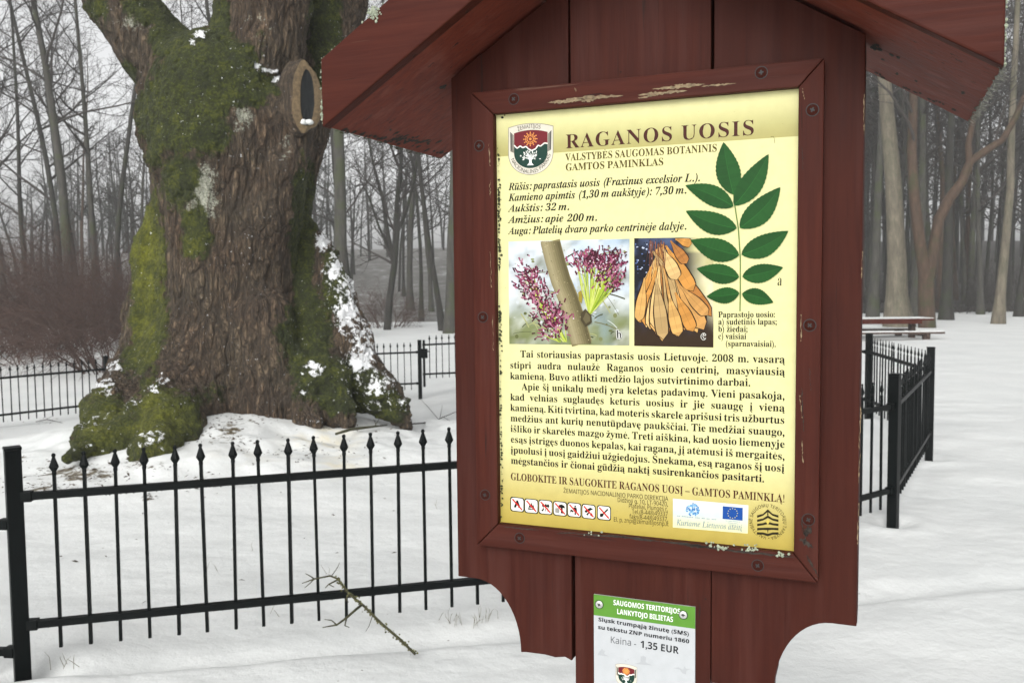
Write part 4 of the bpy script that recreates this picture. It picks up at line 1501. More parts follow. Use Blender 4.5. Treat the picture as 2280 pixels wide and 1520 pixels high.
def zs(x, y):                            # shield coordinates -> the small shield on the plate
    q = zt(882 + (x - 395) * 0.98, 1385 + (y - 590) * 0.92 + (x - 395) * 0.19)
    return q
uv = uv_t
em2, _ = emblem(plate, zs, TP - 0.0004, 'park_emblem', 'small shield emblem at the foot of the plate')
uv = old_uv
screw(ticket, *zt(537, 483), M['screw'], 0.0066, TP - 0.0008)
screw(ticket, *zt(1603, 615), M['screw'], 0.0066, TP - 0.0008)
bpy.data.objects.remove(_tobj)
# ------------------------------------------------------------------ the old ash tree: one swelling surface made from merged tapering limbs
def W(px, py, dY=0.0):
    return np.array(at(px, py, YT + dY))
caps = []
def cap_(p0, r0, p1, r1, k=0.16):
    """p = (px, py, depth offset); r in pixels"""
    a, c = W(*p0), W(*p1)
    caps.append((a, r0 * (YT + p0[2]) / F_PX, c, r1 * (YT + p1[2]) / F_PX, k))
def chain(pts, k=0.16):
    for a, c in zip(pts[:-1], pts[1:]):
        cap_(a[:3], a[3], c[:3], c[3], k)
# bole
chain([(522, 960, 0.0, 178), (516, 800, 0.0, 156), (506, 620, 0.0, 138), (506, 450, 0.0, 138), (505, 330, 0.0, 160), (500, 240, 0.0, 165)], 0.2)
chain([(395, 290, 0.05, 78), (440, 200, 0.0, 95)], 0.2)
chain([(600, 300, -0.1, 84), (556, 470, -0.1, 88), (540, 700, -0.05, 104)], 0.2)
# left limb, middle stem, rear stem
chain([(430, 200, 0.0, 98), (342, 105, 0.05, 74), (266, 0, 0.1, 67), (188, -115, 0.2, 63), (122, -210, 0.3, 60)], 0.07)
chain([(534, 205, 0.0, 116), (574, 110, 0.0, 98), (588, 0, 0.0, 97), (596, -110, 0.0, 92), (606, -220, 0.0, 88)], 0.07)
chain([(640, 560, 0.75, 36), (664, 420, 0.8, 33), (686, 300, 0.8, 42), (718, 150, 0.78, 58), (750, 0, 0.8, 62), (790, -200, 0.9, 58)], 0.05)
# swelling under the pruned stub
chain([(676, 232, -0.35, 46), (632, 262, -0.3, 62), (575, 330, -0.2, 80)], 0.14)
chain([(672, 285, -0.38, 22), (640, 370, -0.5, 30), (600, 470, -0.45, 40), (575, 560, -0.35, 50)], 0.16)
# burrs on the left
chain([(335, 250, 0.0, 32), (345, 300, -0.05, 26)], 0.12)
chain([(350, 215, -0.25, 36), (362, 245, -0.3, 26)], 0.1)
# left buttress and roots
def ground_hit(px, py):
    d = ray(px, py)
    t = 2.0
    o = Vector((0, 0, CAM_H))
    for _ in range(4000):
        p = o + d * t
        if p.z < gz(p.x, p.y) + 0.02:
            return p
        t += 0.006
    return p
def hit(px, py):
    return ground_hit(px, py).y - YT
hA, hB = hit(212, 992), hit(338, 1012)
chain([(360, 440, 0.05, 14), (338, 560, 0.0, 30), (336, 700, -0.05, 50), (334, 800, -0.2, 56), (300, 865, -0.45, 54), (248, 930, (hA - 0.45) / 2 - 0.05, 48), (205, 990, hA + 0.1, 32), (170, 1040, hA, 18)], 0.26)
chain([(325, 835, -0.4, 46), (300, 905, -0.7, 46), (272, 985, hit(272, 985) + 0.12, 32), (262, 1030, hit(272, 985), 16)], 0.26)
chain([(400, 760, -0.45, 52), (390, 850, -0.66, 54), (372, 930, (hB - 0.66) / 2, 46), (338, 1010, hB + 0.1, 28), (318, 1060, hB, 14)], 0.26)
chain([(440, 830, -0.55, 56), (428, 910, -0.75, 46), (412, 980, hit(412, 975) + 0.1, 24)], 0.26)
chain([(205, 990, hA + 0.05, 26), (150, 1020, hit(150, 1030), 8)], 0.1)
# foot of the bole, folds
chain([(480, 760, -0.45, 70), (470, 940, -0.6, 82)], 0.14)
chain([(588, 700, -0.5, 62), (598, 940, -0.62, 74)], 0.1)
chain([(530, 780, -0.55, 34), (540, 930, -0.7, 42)], 0.05)
# right buttress: a long sloping root with a ridge
chain([(676, 500, 0.25, 20), (704, 570, 0.15, 32), (735, 660, 0.05, 46), (772, 760, -0.05, 54), (812, 840, -0.15, 48), (852, 885, -0.22, 38), (884, 918, -0.26, 24), (908, 950, -0.28, 10)], 0.14)
chain([(676, 600, 0.1, 26), (694, 740, -0.15, 48), (720, 850, -0.5, 52), (745, 910, -0.65, 40), (775, 940, -0.75, 16)], 0.08)
chain([(655, 800, -0.5, 32), (672, 880, -0.72, 40), (690, 945, -0.9, 28)], 0.07)
# roots at the back, seen only from the side
for a in (40, 80, 125):
    p = np.array([XT, YT, 0.5]) + 0.75 * np.array([math.cos(R(a)), math.sin(R(a)), 0])
    q = np.array([XT, YT, -0.1]) + 1.9 * np.array([math.cos(R(a)), math.sin(R(a)), 0])
    caps.append((p, 0.34, q, 0.12, 0.15))

VS = 0.0215
lo = np.array([-5.6, 6.3, -0.45])
hi = np.array([-0.75, 11.9, 5.35])
dims = np.ceil((hi - lo) / VS).astype(int) + 1
ax = [lo[k] + VS * np.arange(dims[k]) for k in range(3)]
Fd = np.full(dims, 9.0, np.float32)
for (a, ra, c, rc, k) in caps:
    rm = max(ra, rc) + 0.55
    bl = np.floor((np.minimum(a, c) - rm - lo) / VS).astype(int).clip(0, dims - 1)
    bh = np.ceil((np.maximum(a, c) + rm - lo) / VS).astype(int).clip(1, dims)
    if np.any(bh <= bl): continue
    sl = tuple(slice(bl[i], bh[i]) for i in range(3))
    X, Y, Z = np.meshgrid(*[ax[i][sl[i]].astype(np.float32) for i in range(3)], indexing='ij')
    d = (c - a)
    L2 = float(d @ d)
    t = ((X - a[0]) * d[0] + (Y - a[1]) * d[1] + (Z - a[2]) * d[2]) / L2
    t = np.clip(t, 0, 1)
    dist = np.sqrt((X - a[0] - t * d[0]) ** 2 + (Y - a[1] - t * d[1]) ** 2 + (Z - a[2] - t * d[2]) ** 2) - (ra + (rc - ra) * t)
    cur = Fd[sl]
    h = np.clip(k - np.abs(cur - dist), 0, None) / k
    Fd[sl] = np.minimum(cur, dist) - h * h * k * 0.25
del X, Y, Z
Fd[:, :, 0] = 1
Fd[:, :, -1] = 1

def surface_nets(Fg):
    sg = Fg < 0
    cnt = sum(sg[i:dims[0] - 1 + i, j:dims[1] - 1 + j, k:dims[2] - 1 + k].astype(np.int8) for i in (0, 1) for j in (0, 1) for k in (0, 1))
    act = np.argwhere((cnt > 0) & (cnt < 8))
    ids = -np.ones(np.array(Fg.shape) - 1, np.int64)
    ids[tuple(act.T)] = np.arange(len(act))
    acc = np.zeros((len(act), 3))
    num = np.zeros(len(act))
    corners = [(i, j, k) for i in (0, 1) for j in (0, 1) for k in (0, 1)]
    for a in corners:
        for axis in range(3):
            if a[axis]: continue
            c = list(a); c[axis] = 1
            fa = Fg[tuple((act + a).T)]
            fb = Fg[tuple((act + c).T)]
            m = (fa < 0) != (fb < 0)
            t = np.where(m, fa / np.where(m, fa - fb, 1), 0)
            p = np.array(a) + t[:, None] * (np.array(c) - np.array(a))
            acc += p * m[:, None]
            num += m
    V = lo + (act + acc / num[:, None]) * VS
    Q = []
    for axis in range(3):
        u, v = (axis + 1) % 3, (axis + 2) % 3
        s0 = [slice(None)] * 3
        s1 = [slice(None)] * 3
        s0[axis] = slice(0, -1)
        s1[axis] = slice(1, None)
        ch = sg[tuple(s0)] != sg[tuple(s1)]
        e = np.argwhere(ch)
        e = e[(e[:, u] > 0) & (e[:, v] > 0) & (e[:, u] < dims[u] - 1) & (e[:, v] < dims[v] - 1)]
        ins = sg[tuple(e.T)]
        def cell(du, dv):
            q = e.copy()
            q[:, u] -= du
            q[:, v] -= dv
            return ids[tuple(q.T)]
        qs = np.stack([cell(1, 1), cell(0, 1), cell(0, 0), cell(1, 0)], 1)
        qs = qs[(qs >= 0).all(1)] if False else qs
        qs[~ins] = qs[~ins][:, ::-1]
        Q.append(qs[(qs >= 0).all(1)])
    return V, np.concatenate(Q)
TV, TQ = surface_nets(Fd)
# gradient normals
def grad(V):
    g = np.zeros_like(V)
    q = ((V - lo) / VS)
    i = np.clip(np.round(q).astype(int), 2, dims - 3)
    for k in range(3):
        o = np.zeros(3, int); o[k] = 2
        g[:, k] = Fd[tuple((i + o).T)] - Fd[tuple((i - o).T)]
    return g / np.maximum(1e-6, np.linalg.norm(g, axis=1))[:, None]
TN = grad(TV)
# one finer level, so that the bark can carry real ridges
eds = np.sort(np.concatenate([TQ[:, [0, 1]], TQ[:, [1, 2]], TQ[:, [2, 3]], TQ[:, [3, 0]]]), 1)
ue, inv = np.unique(eds[:, 0] * (len(TV) + 1) + eds[:, 1], return_inverse=True)
ea, eb = ue // (len(TV) + 1), ue % (len(TV) + 1)
nq, nv0 = len(TQ), len(TV)
em_i = nv0 + inv.reshape(4, nq)
fc_i = nv0 + len(ue) + np.arange(nq)
def fine(A):
    return np.concatenate([A, (A[ea] + A[eb]) / 2, A[TQ].mean(1)])
TV, TN = fine(TV), fine(TN)
TN /= np.maximum(1e-6, np.linalg.norm(TN, axis=1))[:, None]
TQ = np.concatenate([np.stack([TQ[:, k], em_i[k], fc_i, em_i[k - 1]], 1) for k in range(4)])
tp = proj(TV)
def blob(l):
    out = np.zeros(len(TV))
    for (u, v, a, c, s) in l:
        out = np.maximum(out, s * np.exp(-(((tp[:, 0] - u) / a) ** 2 + ((tp[:, 1] - v) / c) ** 2)))
    return out
moss = blob([(330, 20, 60, 40, .95), (375, 75, 45, 60, 1), (215, 5, 30, 50, .8), (285, 170, 26, 40, .8), (470, 145, 120, 80, 1), (420, 215, 110, 80, 1), (545, 195, 85, 48, .95), (400, 290, 80, 60, .9), (455, 270, 60, 90, .9), (395, 55, 55, 75, 1), (440, 110, 60, 60, 1), (487, 40, 26, 75, 1), (725, 60, 38, 130, 1), (715, 170, 30, 70, .8),
             (400, 400, 62, 90, .7), (435, 520, 42, 80, .82), (325, 560, 46, 130, 1), (325, 710, 50, 120, .9), (300, 800, 45, 50, .75), (225, 940, 85, 80, .8), (345, 945, 75, 100, .85), (200, 1000, 70, 50, .75), (330, 860, 45, 60, .55),
             (672, 560, 28, 200, 1), (690, 760, 60, 130, 1), (770, 860, 95, 70, .95), (745, 640, 34, 100, .85), (690, 470, 22, 90, .9), (670, 420, 24, 60, .8), (860, 900, 60, 40, .9), (470, 880, 60, 50, .4), (140, 1010, 90, 40, .9), (300, 1030, 60, 40, .9), (405, 940, 46, 60, .8), (270, 960, 60, 70, .9), (330, 250, 40, 70, .8), (345, 330, 30, 60, .8), (230, 40, 34, 60, .4)])
bright = blob([(322, 560, 44, 140, 1), (320, 720, 40, 90, .8), (350, 940, 60, 90, .75), (225, 950, 70, 60, .55), (215, 860, 50, 50, .4), (420, 560, 40, 60, .3)])
frost = 1.0 * blob([(450, 425, 50, 90, .8), (540, 260, 34, 46, .7), (395, 420, 60, 70, .5), (560, 40, 60, 60, .35), (290, 45, 50, 40, .6), (560, 210, 40, 30, .4), (640, 330, 40, 60, .45), (320, 650, 26, 60, .3), (590, 140, 70, 50, .3), (580, 60, 70, 80, .4), (540, 480, 90, 120, .2)])
snow = blob([(770, 680, 40, 80, .85), (800, 790, 40, 90, .9), (740, 600, 24, 60, .65), (716, 545, 18, 26, .8), (830, 870, 50, 60, .8), (700, 825, 30, 18, .62), (672, 868, 26, 16, .5), (447, 84, 14, 10, .7), (430, 98, 12, 8, .5), (225, 862, 50, 22, .5), (255, 815, 22, 22, .6), (345, 870, 18, 22, .45), (365, 852, 18, 18, .5), (200, 940, 60, 40, .3), (600, 160, 34, 10, .9), (625, 180, 22, 9, .9), (572, 146, 18, 8, .8), (300, 905, 30, 20, .4), (330, 985, 50, 30, .4), (880, 900, 40, 30, .6), (700, 940, 60, 16, .5), (230, 1000, 60, 20, .4)])
upf = np.clip((TN[:, 2] - 0.1) / 0.6, 0, 1)
snow = np.clip(snow * (0.66 + 0.75 * upf), 0, 1.2)
low = S((1.0 - TV[:, 2]) / 1.0)
n_a = fbm(TV * np.array([7.0, 7.0, 1.6]), 4, 31)
n_b = fbm(TV * np.array([2.2, 2.2, 0.9]), 3, 32)
n_c = fbm(TV * np.array([16.0, 16.0, 16.0]), 3, 33)
n_d = fbm(TV * np.array([13.0, 13.0, 3.2]), 3, 34)
ridge = 1 - np.abs(n_a) * 2
warp = 0.25 * fbm(TV * 3.0, 2, 41)
n_f = fbm(np.stack([TV[:, 0] * 15 + warp * 5, TV[:, 1] * 15, TV[:, 2] * 3.0 + warp * 3], 1), 2, 42)
fiss = np.clip(1 - np.abs(n_f) / 0.16, 0, 1)
mk = S((moss - 0.35 + 0.5 * n_c) / 0.3)
n_e = fbm(TV * 3.6, 3, 36)
disp = 0.04 * n_b + (0.05 * n_e + 0.045 * fbm(TV * 9.0, 2, 38)) * S((1.5 - TV[:, 2]) / 1.2) + (1 - mk) * (0.022 * (ridge - 0.5) + 0.016 * n_d - 0.022 * fiss) + mk * (0.026 * n_c + 0.018 * n_a + 0.012) + np.where(snow > 0.4, 0.02 + 0.02 * n_c, 0)
TV = TV + TN * disp[:, None]
tb = NT('old ash bark', 0.92)
v = tb.co((1, 1, 0.24))
v1 = tb.co()
va = tb.co((1, 1, 0.17))
r1 = tb.noise(va, 13.0, 3, 0.5, 0.9)
r2_ = tb.noise(v, 34.0, 3, 0.55, 0.7)
e1 = tb.ramp(tb.math('ABSOLUTE', tb.math('SUBTRACT', r1, 0.5)), [(0.0, 0.0), (0.075, 1.0)])
e2 = tb.ramp(tb.math('ABSOLUTE', tb.math('SUBTRACT', r2_, 0.5)), [(0.0, 0.25), (0.08, 1.0)])
crack = tb.math('MULTIPLY', tb.math('MULTIPLY', e1, e2), tb.math('SUBTRACT', 1.0, tb.math('MULTIPLY', tb.attr('fissure').outputs['Fac'], 0.7)))
nb_ = tb.noise(v, 26.0, 5, 0.7, 0.4)
nl = tb.noise(v1, 1.7, 4)
nf_ = tb.math('ADD', tb.math('MULTIPLY', tb.noise(v1, 42.0, 4, 0.65), 0.6), tb.math('MULTIPLY', tb.noise(v1, 8.0, 3, 0.6), 0.4))
nm_ = tb.math('ADD', tb.math('MULTIPLY', tb.noise(v1, 9.0, 6, 0.72), 0.6), tb.math('MULTIPLY', tb.noise(v1, 2.6, 3, 0.6), 0.4))
col = tb.ramp(nb_, [(0.28, (0.032, 0.0185, 0.010)), (0.5, (0.104, 0.066, 0.038)), (0.72, (0.22, 0.155, 0.098))])
col = tb.mix(tb.ramp(nl, [(0.4, 0.0), (0.7, 0.55)]), col, (0.11, 0.092, 0.058))
col = tb.mix(tb.math('MULTIPLY', tb.math('SUBTRACT', 1.0, crack), 0.82), col, (0.010, 0.007, 0.005))
# pale lichen crust
fa = tb.math('ADD', tb.attr('frost').outputs['Fac'], tb.math('MULTIPLY', tb.math('SUBTRACT', nf_, 0.5), 1.9))
lich = tb.ramp(tb.noise(v1, 70.0, 2), [(0.35, (0.20, 0.215, 0.15)), (0.65, (0.50, 0.50, 0.42))])
col = tb.mix(tb.ramp(fa, [(0.50, 0.0), (0.66, 0.85)]), col, lich)
# moss
ma = tb.math('ADD', tb.attr('moss').outputs['Fac'], tb.math('MULTIPLY', tb.math('SUBTRACT', nm_, 0.5), 1.9))
mm = tb.ramp(ma, [(0.33, 0.0), (0.46, 1.0)])
mdark = tb.ramp(nf_, [(0.32, (0.004, 0.006, 0.0008)), (0.5, (0.020, 0.026, 0.001)), (0.70, (0.088, 0.096, 0.004))])
mbri = tb.ramp(nf_, [(0.30, (0.022, 0.025, 0.001)), (0.5, (0.090, 0.096, 0.003)), (0.70, (0.20, 0.20, 0.012))])
mcol = tb.mix(tb.math('MULTIPLY', tb.attr('bright').outputs['Fac'], tb.ramp(tb.noise(v1, 5.0, 5, 0.7), [(0.32, 0.15), (0.56, 1.0)])), mdark, mbri)
col = tb.mix(mm, col, mcol)
# crumbs of snow caught in the bark, and settled snow
na = tb.noise(v1, 30.0, 3, 0.6)
fl = tb.math('MULTIPLY', tb.ramp(na, [(0.68, 0.0), (0.71, 1.0)]), tb.ramp(tb.noise(v1, 2.1, 3), [(0.48, 0.0), (0.62, 0.9)]))
sa = tb.math('ADD', tb.attr('snow').outputs['Fac'], tb.math('MULTIPLY', tb.math('SUBTRACT', tb.noise(v1, 15.0, 7, 0.72), 0.5), 3.0))
sm = tb.math('MAXIMUM', tb.ramp(sa, [(0.58, 0.0), (0.72, 1.0)]), fl)
col = tb.mix(sm, col, (0.80, 0.81, 0.82))
tb.base(col)
hgt = tb.math('ADD', tb.math('MULTIPLY', nb_, 0.6), tb.math('MULTIPLY', crack, 0.7))
hm = tb.math('MULTIPLY', nf_, 1.5)
hx_ = tb.mix(mm, hgt, hm)
tb.bump(hx_, 1.0, 0.04)
M['ash'] = tb.mat

ash = thing('ash_tree', 'huge old mossy ash tree with spreading snowy roots inside the iron fence', 'tree', (XT, YT, gz(XT, YT)))
off = np.array([XT, YT, gz(XT, YT)])
np_mesh('trunk', TV - off, TQ, M['ash'], ash, {'fissure': fiss, 'moss': moss, 'bright': bright, 'frost': frost, 'snow': snow})

# the pruned stub: callus ring round a shallow floor painted with the hollow's shade, facing half right
nrm = (Vector((0.62, -0.78, 0.02))).normalized()
hc = Vector(W(652, 232, -0.32)) + nrm * 0.315
tz = Vector((0.05, 0, 1)).normalized()
tx = tz.cross(nrm).normalized()
tz = nrm.cross(tx).normalized()
mb = MB()
rings = []
N = 40
rr = random.Random(2)
hexr = [1 + 0.07 * math.cos(3 * 2 * math.pi * k / N + 0.4) + 0.03 * math.cos(7 * 2 * math.pi * k / N) for k in range(N)]
for (a, c, d, hx) in ((0.25, 0.39, -0.25, 1), (0.22, 0.365, -0.04, 1), (0.195, 0.345, 0.012, 1.2), (0.14, 0.31, 0.022, 1), (0.088, 0.28, 0.02, .3), (0.080, 0.268, 0.014, 0), (0.066, 0.235, 0.010, 0), (0.03, 0.12, 0.010, 0)):
    ring = []
    for k in range(N):
        t = 2 * math.pi * k / N
        h = 1 + (hexr[k] - 1) * hx
        ring.append(hc - off_v + tx * (0.86 * a * h * math.cos(t)) + tz * (c * h * math.sin(t)) + nrm * (d + 0.008 * rr.uniform(-1, 1)) if False else Vector(hc) - Vector(off) + tx * (0.86 * a * h * math.cos(t)) + tz * (c * h * math.sin(t)) + nrm * (d + 0.006 * rr.uniform(-1, 1)))
    rings.append(ring)
vs = [p for r_ in rings for p in r_]
def rfaces(i0, i1):
    return [(i * N + k, i * N + (k + 1) % N, (i + 1) * N + (k + 1) % N, (i + 1) * N + k) for i in range(i0, i1) for k in range(N)]
mb.add(vs, rfaces(0, 2), 2)
mb.add(vs[2 * N:], rfaces(0, 2), 0)
mb.add(vs[4 * N:], rfaces(0, 3) + [tuple(3 * N + k for k in range(N))], 1)
M['callus'] = mat_plain('callus wood', (0.115, 0.080, 0.042), 0.9, 0, 0.4, 30.0, 0.6)
M['hollow'] = mat_plain('painted hollow shade', (0.003, 0.0045, 0.005), 0.9, 0, 0.4, 30.0, 0.5)  # near-black colour stands in for the shade deep inside the hole
knot = mb.build('knot_hole', [M['callus'], M['hollow'], M['ash']], ash, smooth=True)
mb = MB()
for k in range(7):
    p = Vector(hc) - Vector(off) + tx * (rr.uniform(-0.05, 0.05)) + tz * (-0.245 + rr.uniform(-0.008, 0.012)) + nrm * (0.0 + rr.uniform(-0.03, 0.02))
    r = rr.uniform(0.03, 0.05)
    mb.lathe([(0.001, -r * .5), (r * .8, -r * .3), (r, 0), (r * .7, r * .5), (0.001, r * .7)], 9, p)
mb.build('snow_heap', M['snow_cap'], knot, smooth=True)

# ------------------------------------------------------------------ bare branches
class Twigs:
    def __init__(self, seed):
        self.r = random.Random(seed)
        self.mb = MB()
        self.tr = MB()
    def limb(self, p, d, L, r, depth, up=0.1, wob=0.18, target=None, maxd=4, nseg=None, kids=None, minr=0.004, sides=None):
        """a tapering wandering branch that carries smaller ones"""
        rnd = self.r
        n = nseg or max(2, int(3 + L * 1.2) if depth < 2 else 3)
        pts, rad = [Vector(p)], [r]
        d = Vector(d).normalized()
        for i in range(n):
            d = (d + Vector((rnd.gauss(0, wob), rnd.gauss(0, wob), rnd.gauss(0, wob * 0.7) + up / n))).normalized()
            pts.append(pts[-1] + d * (L / n))
            rad.append(max(minr, r * (1 - 0.78 * (i + 1) / n)))
        s = sides or (7 if depth == 0 else 5 if depth == 1 else 3)
        (target or self.mb).tube(pts, rad, s, cap=False)
        if depth >= maxd:
            return pts
        nk = kids[depth] if kids else (7, 6, 5, 4)[min(depth, 3)]
        for k in range(nk):
            t = 0.22 + 0.78 * (k + rnd.random()) / nk
            f = t * n
            i = min(n - 1, int(f))
            q = pts[i].lerp(pts[i + 1], f - i)
            ax_ = (pts[i + 1] - pts[i]).normalized()
            perp = ax_.orthogonal().normalized()
            perp = Matrix.Rotation(rnd.uniform(0, 2 * math.pi), 3, ax_) @ perp
            a = rnd.uniform(0.5, 1.05)
            nd = ax_ * math.cos(a) + perp * math.sin(a)
            self.limb(q, nd, L * rnd.uniform(0.34, 0.62) * (1.15 - 0.45 * t), max(minr, rad[i] * rnd.uniform(0.45, 0.7)), depth + 1, up, wob * 1.1, None, maxd, None, kids, minr)
        return pts

def bare_tree(seed, H, r0, fork=0.0, first=0.35, nlimb=13, lean=0.0, straight=0.03, maxd=3, kids=(0, 7, 6, 4), asc=0.7, spread=1.0, minr=0.006):
    tw = Twigs(seed)
    rnd = tw.r
    n = 16
    pts, rad = [], []
    x = y = 0.0
    dx, dy = lean, 0.0
    for i in range(n + 1):
        t = i / n
        pts.append(Vector((x, y, H * t - 0.15)))
        flare = 1 + 0.7 * math.exp(-t * 26)
        rad.append(max(0.02, r0 * (1 - 0.82 * t) * flare))
        dx += rnd.gauss(0, straight)
        dy += rnd.gauss(0, straight)
        x += dx * H / n
        y += dy * H / n
    tw.tr.tube(pts, rad, 9, cap=False)
    for k in range(nlimb):
        t = first + (0.98 - first) * (k + rnd.random()) / nlimb
        f = t * n
        i = min(n - 1, int(f))
        q = pts[i].lerp(pts[i + 1], f - i)
        a = rnd.uniform(0, 2 * math.pi)
        el = asc + rnd.uniform(-0.25, 0.25)
        d = Vector((math.cos(a) * math.cos(el), math.sin(a) * math.cos(el), math.sin(el)))
        tw.limb(q, d, H * rnd.uniform(0.16, 0.30) * spread * (1.15 - 0.6 * t), rad[i] * rnd.uniform(0.35, 0.6), 1, 0.25, 0.16, None, maxd, None, kids, minr)
    return tw

def make_bg(name, label, cat, seed, trunk_mat, group=None, twig='twig', **kw):
    root = thing(name, label, cat, (0, 0, 0), 0, group)
    tw = bare_tree(seed, **kw)
    tw.tr.build('trunk', M[trunk_mat], root, smooth=True)
    tw.mb.build('crown', M[twig], root)
    return root

# upper limbs of the ash, above the picture
tw = Twigs(77)
for (p0, p1, r) in ((W(150, -185, 0.25), W(-250, -800, 0.8), 0.30), (W(596, -190, 0.0), W(680, -900, 0.3), 0.42), (W(782, -170, 0.75), W(1000, -800, 1.4), 0.26)):
    d = Vector(p1 - p0)
    tw.limb(Vector(p0) - Vector(off), d, d.length, r, 0, 0.1, 0.06, None, 3, 7, (6, 5, 4, 2), 0.012)
tw.mb.build('crown', M['bark_grey'], ash)

# ------------------------------------------------------------------ iron fence round the tree
def square_bar(mb, c0, c1, w, rot=0.0):
    c0, c1 = Vector(c0), Vector(c1)
    mid = (c0 + c1) / 2
    L = (c1 - c0).length
    q = (c1 - c0).to_track_quat('Z', 'Y').to_matrix()
    mb.box(mid, (w, w, L), q)

def make_post(h=0.95):
    root = bpy.data.objects.new('fence_post', None)
    COL.objects.link(root)
    mb = MB()
    mb.box((0, 0, (h - 0.25) / 2), (0.060, 0.060, h + 0.25))
    mb.build('shaft', M['iron'], root, 0.003)
    mb = MB()
    mb.box((0, 0, h + 0.006), (0.064, 0.064, 0.012))
    mb.build('cap', M['iron'], root, 0.003)
    return root

def picket_mesh(mb, h0, h1):
    sp = h1 - 0.088
    mb.box((0, 0, (h0 + sp) / 2), (0.013, 0.013, sp - h0))
    # spear: collar, flat swelling blade, small knob
    prof = [(0.0085, sp - 0.004), (0.0095, sp + 0.004), (0.0085, sp + 0.012), (0.020, sp + 0.030), (0.0185, sp + 0.036), (0.010, sp + 0.060), (0.006, sp + 0.072), (0.0085, sp + 0.076), (0.0085, sp + 0.083), (0.003, sp + 0.088)]
    vs, fs = [], []
    ns = 8
    for (r, z) in prof:
        for k in range(ns):
            a = 2 * math.pi * (k + 0.5) / ns
            vs.append((r * math.cos(a), 0.5 * r * math.sin(a), z))
    for i in range(len(prof) - 1):
        for k in range(ns):
            fs.append((i * ns + k, i * ns + (k + 1) % ns, (i + 1) * ns + (k + 1) % ns, (i + 1) * ns + k))
    fs.append(tuple((len(prof) - 1) * ns + k for k in range(ns)))
    mb.add(vs, fs)

_pick = {}
_pr = random.Random(63)
def picket(parent, h0, h1, loc_):
    key = (h0, h1)
    if key not in _pick:
        mb = MB()
        picket_mesh(mb, h0, h1)
        o = mb.build('picket', M['iron'], parent)
        _pick[key] = o.data
    else:
        o = bpy.data.objects.new('picket', _pick[key])
        link(o, parent)
    o.location = loc_
    o.rotation_euler = (_pr.gauss(0, 0.004), _pr.gauss(0, 0.006), _pr.gauss(0, 0.12))
    return o

def make_panel(A, B, label, z_rail=0.0, rails=(0.222, 0.755), name='iron_fence', pickets=(0.115, 0.925), inset=0.035, group='panels of the iron fence', spacing=0.1145, drops=False, cat='fence'):
    """A, B: world base points of the two posts; rails follow the line from A to B"""
    A, B = Vector(A), Vector(B)
    d = B - A
    dxy = Vector((d.x, d.y, 0))
    L = dxy.length
    ang = math.atan2(d.y, d.x)
    root = thing(name, label, cat, A, ang, group)
    slope = d.z / L
    def zat(x): return slope * x + z_rail
    for h in rails:
        mb = MB()
        square_bar(mb, (inset, 0, h + zat(inset)), (L - inset, 0, h + zat(L - inset)), 0.030)
        if drops:                       # beads of melt water hanging under the rail
            r2 = random.Random(int(h * 1000))
            x = 0.05
            while x < L - 0.05:
                rad = r2.uniform(0.0016, 0.0034)
                mb.lathe([(0.0006, -rad * 1.6), (rad, -rad * 0.6), (rad * 0.9, rad * 0.4), (0.001, rad)], 6, (x, r2.uniform(-0.008, 0.004), h + zat(x) - 0.0155))
                x += r2.choice((0.009, 0.014, 0.02, 0.03, 0.06))
        rail = mb.build('rail', M['iron'], root, 0.0 if drops else 0.002)
        for x in (inset + 0.012, L - inset - 0.012):
            mb = MB()
            mb.box((x, 0, h + zat(x)), (0.044, 0.040, 0.042))
            mb.build('bracket', M['iron'], rail, 0.003)
    n = max(1, int(round((L - 2 * inset) / spacing)) - 1)
    for k in range(n):
        x = inset + (L - 2 * inset) * (k + 1) / (n + 1)
        picket(root, pickets[0], pickets[1], (x, -0.0005, zat(x)))
    return root

RC = Vector((-2.0, 9.4, 0))
def ring_pt(deg, r=6.0):
    return (RC.x + r * math.cos(R(deg)), RC.y + r * math.sin(R(deg)))
posts = {}
def set_post(key, xy, z, label, h=None):
    posts[key] = Vector((xy[0], xy[1], z))
    return key
P0 = at(27, 1000, 3.57)
set_post('a', ring_pt(-114), -0.10, '')
set_post('b', (P0.x, 3.57), 0.0, '')
set_post('c', (0.44, 4.03), 0.065, '')
set_post('d', (2.415, 5.58), 0.05, '')
set_post('e', (3.60, 7.62), 0.06, '')
set_post('f', (3.965, 9.85), 0.05, '')
set_post('g', ring_pt(30), -0.05, '')
set_post('h', ring_pt(54), -0.2, '')
set_post('i', (-0.35, 15.0), -0.25, '')
set_post('j', (-1.575, 15.1), -0.30, '')
set_post('k', ring_pt(112), -0.37, '')
set_post('l', (-6.35, 13.85), -0.42, '')
set_post('m', (-7.75, 12.3), -0.44, '')
set_post('n', ring_pt(182), -0.3, '')
set_post('o', ring_pt(206), -0.2, '')
set_post('p', ring_pt(226), -0.15, '')
plabel = {
    'b': 'thick black iron fence post at the left end of the nearest fence panel',
    'd': 'black fence post standing closest beyond the right side of the notice board',
    'e': 'black fence post at the outermost corner, with open snow to its right',
    'f': 'far black fence post half hidden by the right edge of the notice board',
    'j': 'black gate post with the lock box, between trunk and notice board',
}
post0 = None
for k, p in posts.items():
    if post0 is None:
        o = post0 = make_post()
    else:
        o = copy_thing(post0)
    nb = sorted(posts.values(), key=lambda q: (q - p).length)[1]
    if k in plabel:
        o['label'] = plabel[k]
    else:
        o['label'] = 'black iron fence post of the far or hidden side of the ring fence'
    o['category'] = 'fence post'
    o['group'] = 'posts of the iron fence'
    g = p.copy()
    o.location = (p.x, p.y, p.z)
    a = math.atan2(p.y - RC.y, p.x - RC.x)
    o.rotation_euler = (0, 0, a + (0.62 if k == 'b' else 0.0))
